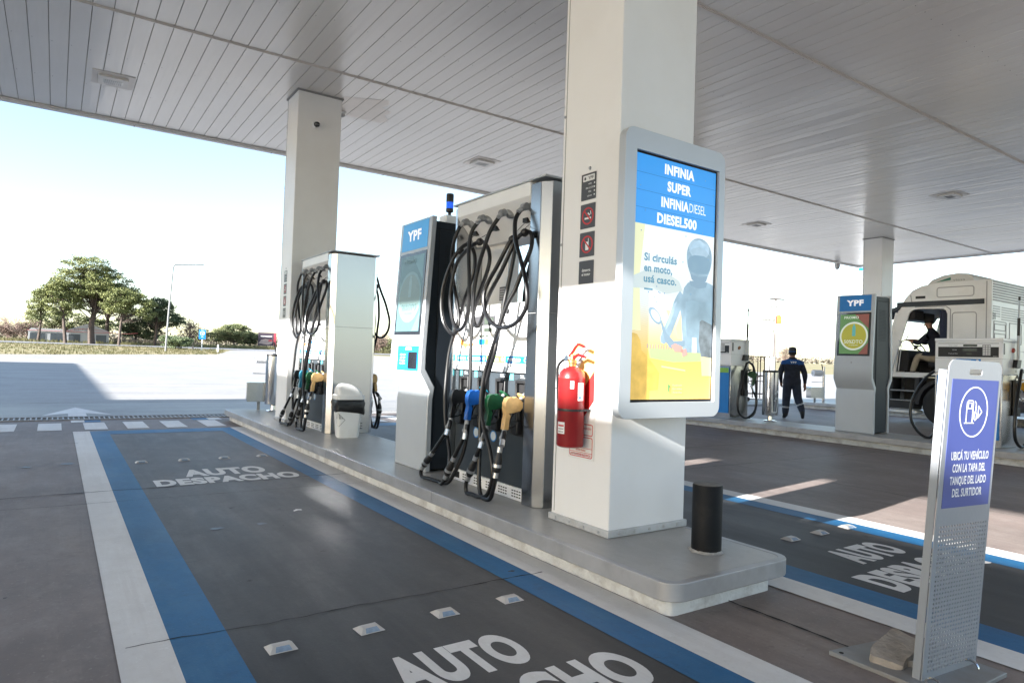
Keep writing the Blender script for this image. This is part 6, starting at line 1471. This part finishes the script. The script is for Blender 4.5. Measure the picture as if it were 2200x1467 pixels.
def tree(name, label, az, r, env, leafm, nclump=60, nleaf=36, crad=.8, lsize=.20, trunk=((0, 0), (0, 1)), tr=.28, group=None, seed=1, cat='tree', bare=False, sink=0):
    """env: ellipsoids (x, z, rx, rz) of the crown; trunk: (x, z) path; local x runs across the view"""
    rng = random.Random(seed); p = at(az, r); t = tag(empty(name, (p[0], p[1], p[2]-sink), R(-az)), label, cat, group)
    mb = MB(); tops = []
    tp = [Vector((x, rng.uniform(-.1, .1), z)) for x, z in trunk]; P = spline(tp, 5) if len(tp) > 2 else tp
    n = len(P); mb.tube(P, [tr*(1-.75*i/(n-1)) for i in range(n)], 8)
    cs = []
    for k in range(nclump):
        w = rng.choices(env, [e[2]*e[3] for e in env])[0]
        while True:
            q = Vector((rng.uniform(-1, 1), rng.uniform(-1, 1), rng.uniform(-1, 1)))
            if .35 < q.length < 1: break
        cs.append(Vector((w[0]+q.x*w[2], q.y*w[2]*.8, w[1]+q.z*w[3])))
    zt = trunk[-1][1]
    for c in (cs if bare else cs[::2]):
        i = min(n-1, max(0, int(n*rng.uniform(.35, .95)))); s = P[i]
        if c.z < s.z: i = max(0, i-n//3); s = P[i]
        m_ = (s+c)/2+Vector((0, 0, -.12*(c-s).length)); q = spline([s, m_, c], 4)
        rad = tr*.22*(1 if not bare else .6); mb.tube(q, [rad*(1-.8*j/(len(q)-1)) for j in range(len(q))], 5)
        if bare:
            for _ in range(9):
                j = rng.randrange(3, len(q)); b0 = q[j]; d = Vector((rng.gauss(0, 1), rng.gauss(0, 1), rng.gauss(.5, .8))).normalized()*crad*rng.uniform(.6, 1.5)
                b1 = b0+d; mb.tube([b0, b0+d*.5+Vector((0, 0, .05)), b1], [.03, .022, .01], 3)
                for _ in range(4):
                    d2 = (d.normalized()+Vector((rng.gauss(0, .7), rng.gauss(0, .7), rng.gauss(.2, .6)))).normalized()*crad*.5; b2 = b0+d*rng.uniform(.4, 1); mb.tube([b2, b2+d2], [.016, .007], 3)
    mb.build('trunk' if not bare else 'branches', bark if not bare else twig, t)
    if not bare:
        mb = MB(); leaf_clumps(mb, cs, crad, nleaf, lsize, rng); mb.build('crown', leafm, t, smooth=False)
    return t
def pine(*a, **k):
    a = list(a); f = .86
    a[4] = [(x, z*f, rx, rz*f*1.05) for x, z, rx, rz in a[4]]
    a = a[:10]+([tuple((x, z*f) for x, z in a[10])] if len(a) > 10 else [])+a[11:]
    return tree(*a, **k)
GP = 'pines behind the road'
pine('pine_tree', 'broad tall pine with the highest rounded crown, in the middle of the clump', 2.15, 104, [(-.2, 9.8, 4.3, 1.9), (-.4, 11.8, 3.0, 1.3), (-2.4, 7.6, 3.4, 1.4), (2.2, 7.6, 3.0, 1.7), (.6, 8.4, 4.4, 1.5)], pine_a, 240, 150, .80, .115, ((0, 0), (-.1, 3), (.3, 6), (0, 9), (-.2, 11.5)), .42, GP, 11)
pine('pine_tree', 'slim pine at the left edge of the clump', -1.03, 106, [(.0, 5.6, 1.3, 2.0), (.6, 7.2, 1.2, .8), (-.6, 4.2, 1.4, .8)], pine_a, 60, 120, .6, .10, ((0, 0), (.2, 3), (.1, 5.5), (.3, 7.3)), .17, GP, 5)
pine('pine_tree', 'leaning light green pine between the slim pine and the tallest one', .35, 103, [(-.2, 8.2, 2.0, 1.2), (-1.2, 7.0, 1.8, 1.1), (.6, 6.2, 1.8, 1.4), (-.4, 4.8, 1.3, .7)], pine_a, 105, 135, .72, .11, ((.4, 0), (.1, 3.5), (-.1, 6), (-.2, 8.4)), .22, GP, 8)
pine('pine_tree', 'dark trunked pine just right of the tallest pine', 3.05, 108, [(.4, 8.0, 2.6, 1.5), (1.2, 6.4, 2.6, 1.2), (-.6, 5.4, 1.6, .8)], pine_b, 100, 125, .72, .11, ((0, 0), (.05, 3), (.2, 6), (.5, 8)), .30, GP, 13)
pine('pine_tree', 'spreading pine at the right of the clump with a pale thin trunk', 3.98, 101, [(.2, 7.2, 2.2, 1.2), (1.7, 6.2, 2.0, 1.3), (-.8, 5.6, 1.6, .9), (2.3, 4.9, 1.4, .8)], pine_a, 105, 135, .72, .11, ((-.2, 0), (-.1, 3), (.1, 5), (.4, 7)), .18, GP, 21)
pine('pine_tree', 'separate dark round pine right of the clump, behind the street lamp', 6.2, 106, [(.1, 6.3, 2.3, 1.3), (-.8, 4.8, 2.0, 1.1), (1.6, 4.4, 2.2, 1.2), (.3, 7.0, 1.5, .8)], pine_b, 130, 130, .66, .11, ((0, 0), (.1, 2.2), (.0, 4.5), (.1, 6.5)), .24, GP, 34)
tree('evergreen_tree', 'dense dark low evergreen between the pine clump and the street lamp', 4.95, 109, [(.2, 2.9, 2.6, 2.0), (-1.2, 2.6, 1.8, 1.6), (1.8, 2.2, 1.9, 1.5)], pine_b, 120, 115, .66, .11, ((0, 0), (0, 1.4), (.2, 3.0)), .2, None, 41)
tree('evergreen_tree', 'low dark green growth behind the marquee', .6, 118, [(-3, 2.6, 3.0, 1.2), (1, 2.8, 3.0, 1.4), (4, 2.4, 2.4, 1.2)], olive, 110, 75, .8, .15, ((0, 0), (0, 1.4), (0, 2.2)), .2, None, 45)
tree('round_bush', 'rounded grey green bush on the grass tip at the foot of the street lamp', 7.6, 90.5, [(0, .95, 1.6, .75), (-.7, 1.2, .9, .6), (.8, .9, 1.1, .6)], bushm, 95, 80, .42, .085, ((0, 0), (0, .5)), .1, None, 3, 'bush')
tree('olive_tree', 'spreading olive green tree right of the blue road sign', 11.75, 113, [(.0, 2.4, 2.4, 1.3), (-1.5, 1.9, 1.8, 1.0), (1.6, 1.8, 1.8, .9), (-.3, 3.0, 1.5, .7)], olive, 130, 110, .58, .10, ((.2, 0), (-.1, 1.0), (.0, 2.4)), .16, None, 51)
tree('olive_tree', 'darker low tree at the right end of the green row, left of the billboard', 12.95, 116, [(0, 1.6, 2.0, 1.0), (-1.0, 1.3, 1.4, .8)], pine_b, 70, 44, .6, .16, ((0, 0), (0, 1.0)), .13, None, 53)
tree('leafy_shrub', 'pale yellowish shrub row below the blue road sign', 10.5, 118, [(-1.8, 1.6, 1.6, .9), (.6, 1.7, 1.6, .9), (2.2, 1.5, 1.2, .8)], olive, 70, 40, .6, .16, ((0, 0), (0, .8)), .1, None, 57, 'shrub')
GB = 'bare winter trees along the road'
tree('bare_tree', 'bare pinkish brown tree between the dark round pine and the blue sign', 8.55, 108, [(0, 2.6, 1.8, 1.7), (.8, 2.0, 1.4, 1.2)], None, 30, 0, .7, .1, ((0, 0), (.05, 1.2), (.1, 2.8)), .13, GB, 61, bare=True)
tree('bare_tree', 'bare shrubby tree at the very left edge of the photo', -2.75, 110, [(0, 1.8, 2.0, 1.3)], None, 26, 0, .7, .1, ((0, 0), (.05, 1.0), (.1, 2.0)), .1, GB, 63, bare=True)
tree('bare_tree', 'low bare scrub left of the marquee, beside the slim pine', -1.7, 112, [(0, 1.6, 2.2, 1.1)], None, 26, 0, .7, .1, ((0, 0), (.05, 1.0), (.1, 1.8)), .1, GB, 65, bare=True)
tree('bare_tree', 'bare brown bush seen between the farther dispenser and the near kiosk', 23.0, 108, [(-.2, 1.9, 2.4, 1.4)], None, 40, 0, .7, .1, ((0, 0), (.05, .8), (.1, 2.2)), .12, GB, 67, bare=True)
tree('leafy_shrub', 'green shrub right of the bare bush, beside the near kiosk', 23.9, 112, [(0, 1.2, 1.7, 1.0)], olive, 46, 40, .6, .16, ((0, 0), (0, .8)), .1, None, 69, 'shrub')
tree('bare_tree', 'faint bare tree right behind the utility pole', 56.6, 150, [(0, 2.4, 1.7, 1.7)], None, 24, 0, .8, .1, ((0, 0), (.05, 1.2), (.1, 2.8)), .10, GB, 71, bare=True)
# far-off tree belts that read as one low band
rng = random.Random(77); mb = MB()
for az0, az1, r, hh, n in ((-6, 2, 135, 2.2, 70), (2, 16, 150, 2.0, 110), (14, 30, 160, 1.8, 120), (44, 75, 330, 2.6, 170)):
    for k in range(n):
        a = az0+(az1-az0)*(k+rng.random())/n; rr = r*rng.uniform(.97, 1.05); p = pol(a, rr); sc_ = r/140
        leaf_clumps(mb, [(p[0]+rng.uniform(-1, 1), p[1], p[2]+hh*rng.uniform(.2, .75)) for _ in range(3)], 1.0*sc_, 12, .30*sc_, rng, .8)
tag(mb.build('distant_tree_belt', leafmat('belt_leaves', (.12, .115, .08), (.15, .125, .10)), smooth=False), 'low hazy belt of trees and scrub along the horizon', 'tree belt', kind='stuff')
# dry grass tufts on the verge
mb = MB(); rng = random.Random(5)
for k in range(5200):
    a = rng.uniform(-6, 24); r0 = lot_R(a)
    if a < 11: r = rng.uniform(r0+.3, 96) if rng.random() < .6 else rng.uniform(105, 112)
    else: r = rng.uniform(105, 113)
    p = Vector(pol(a, r)); s = rng.uniform(.06, .16)*(1 if r < 100 else 2.4)
    for _ in range(3):
        d = Vector((rng.gauss(0, .4), rng.gauss(0, .4), 1)).normalized()*s*1.4; x = Vector((rng.uniform(-.2, .2), rng.uniform(-.2, .2), 0)); mb.add([p+x+Vector((-s*.25, 0, -.02)), p+x+Vector((s*.25, 0, -.02)), p+x+d], [(0, 1, 2)])
tag(mb.build('verge_grass', leafmat('grass_blades', (.19, .16, .08), (.11, .12, .05)), smooth=False), 'short dry grass on the verge beyond the concrete', 'grass', kind='stuff')
# tiny litter on the lane
o = MB(); o.add([(-.03, -.01, 0), (.0, -.014, .008), (.035, -.004, .002), (.03, .012, .006), (-.01, .014, .010), (-.035, .006, .002)], [(0, 1, 4, 5), (1, 2, 3, 4)])
o = o.build('paper_scrap', sticker_white, loc=(1.66, 5.4, .019)); tag(o, 'small pale paper scrap lying in the middle of the left lane', 'paper')
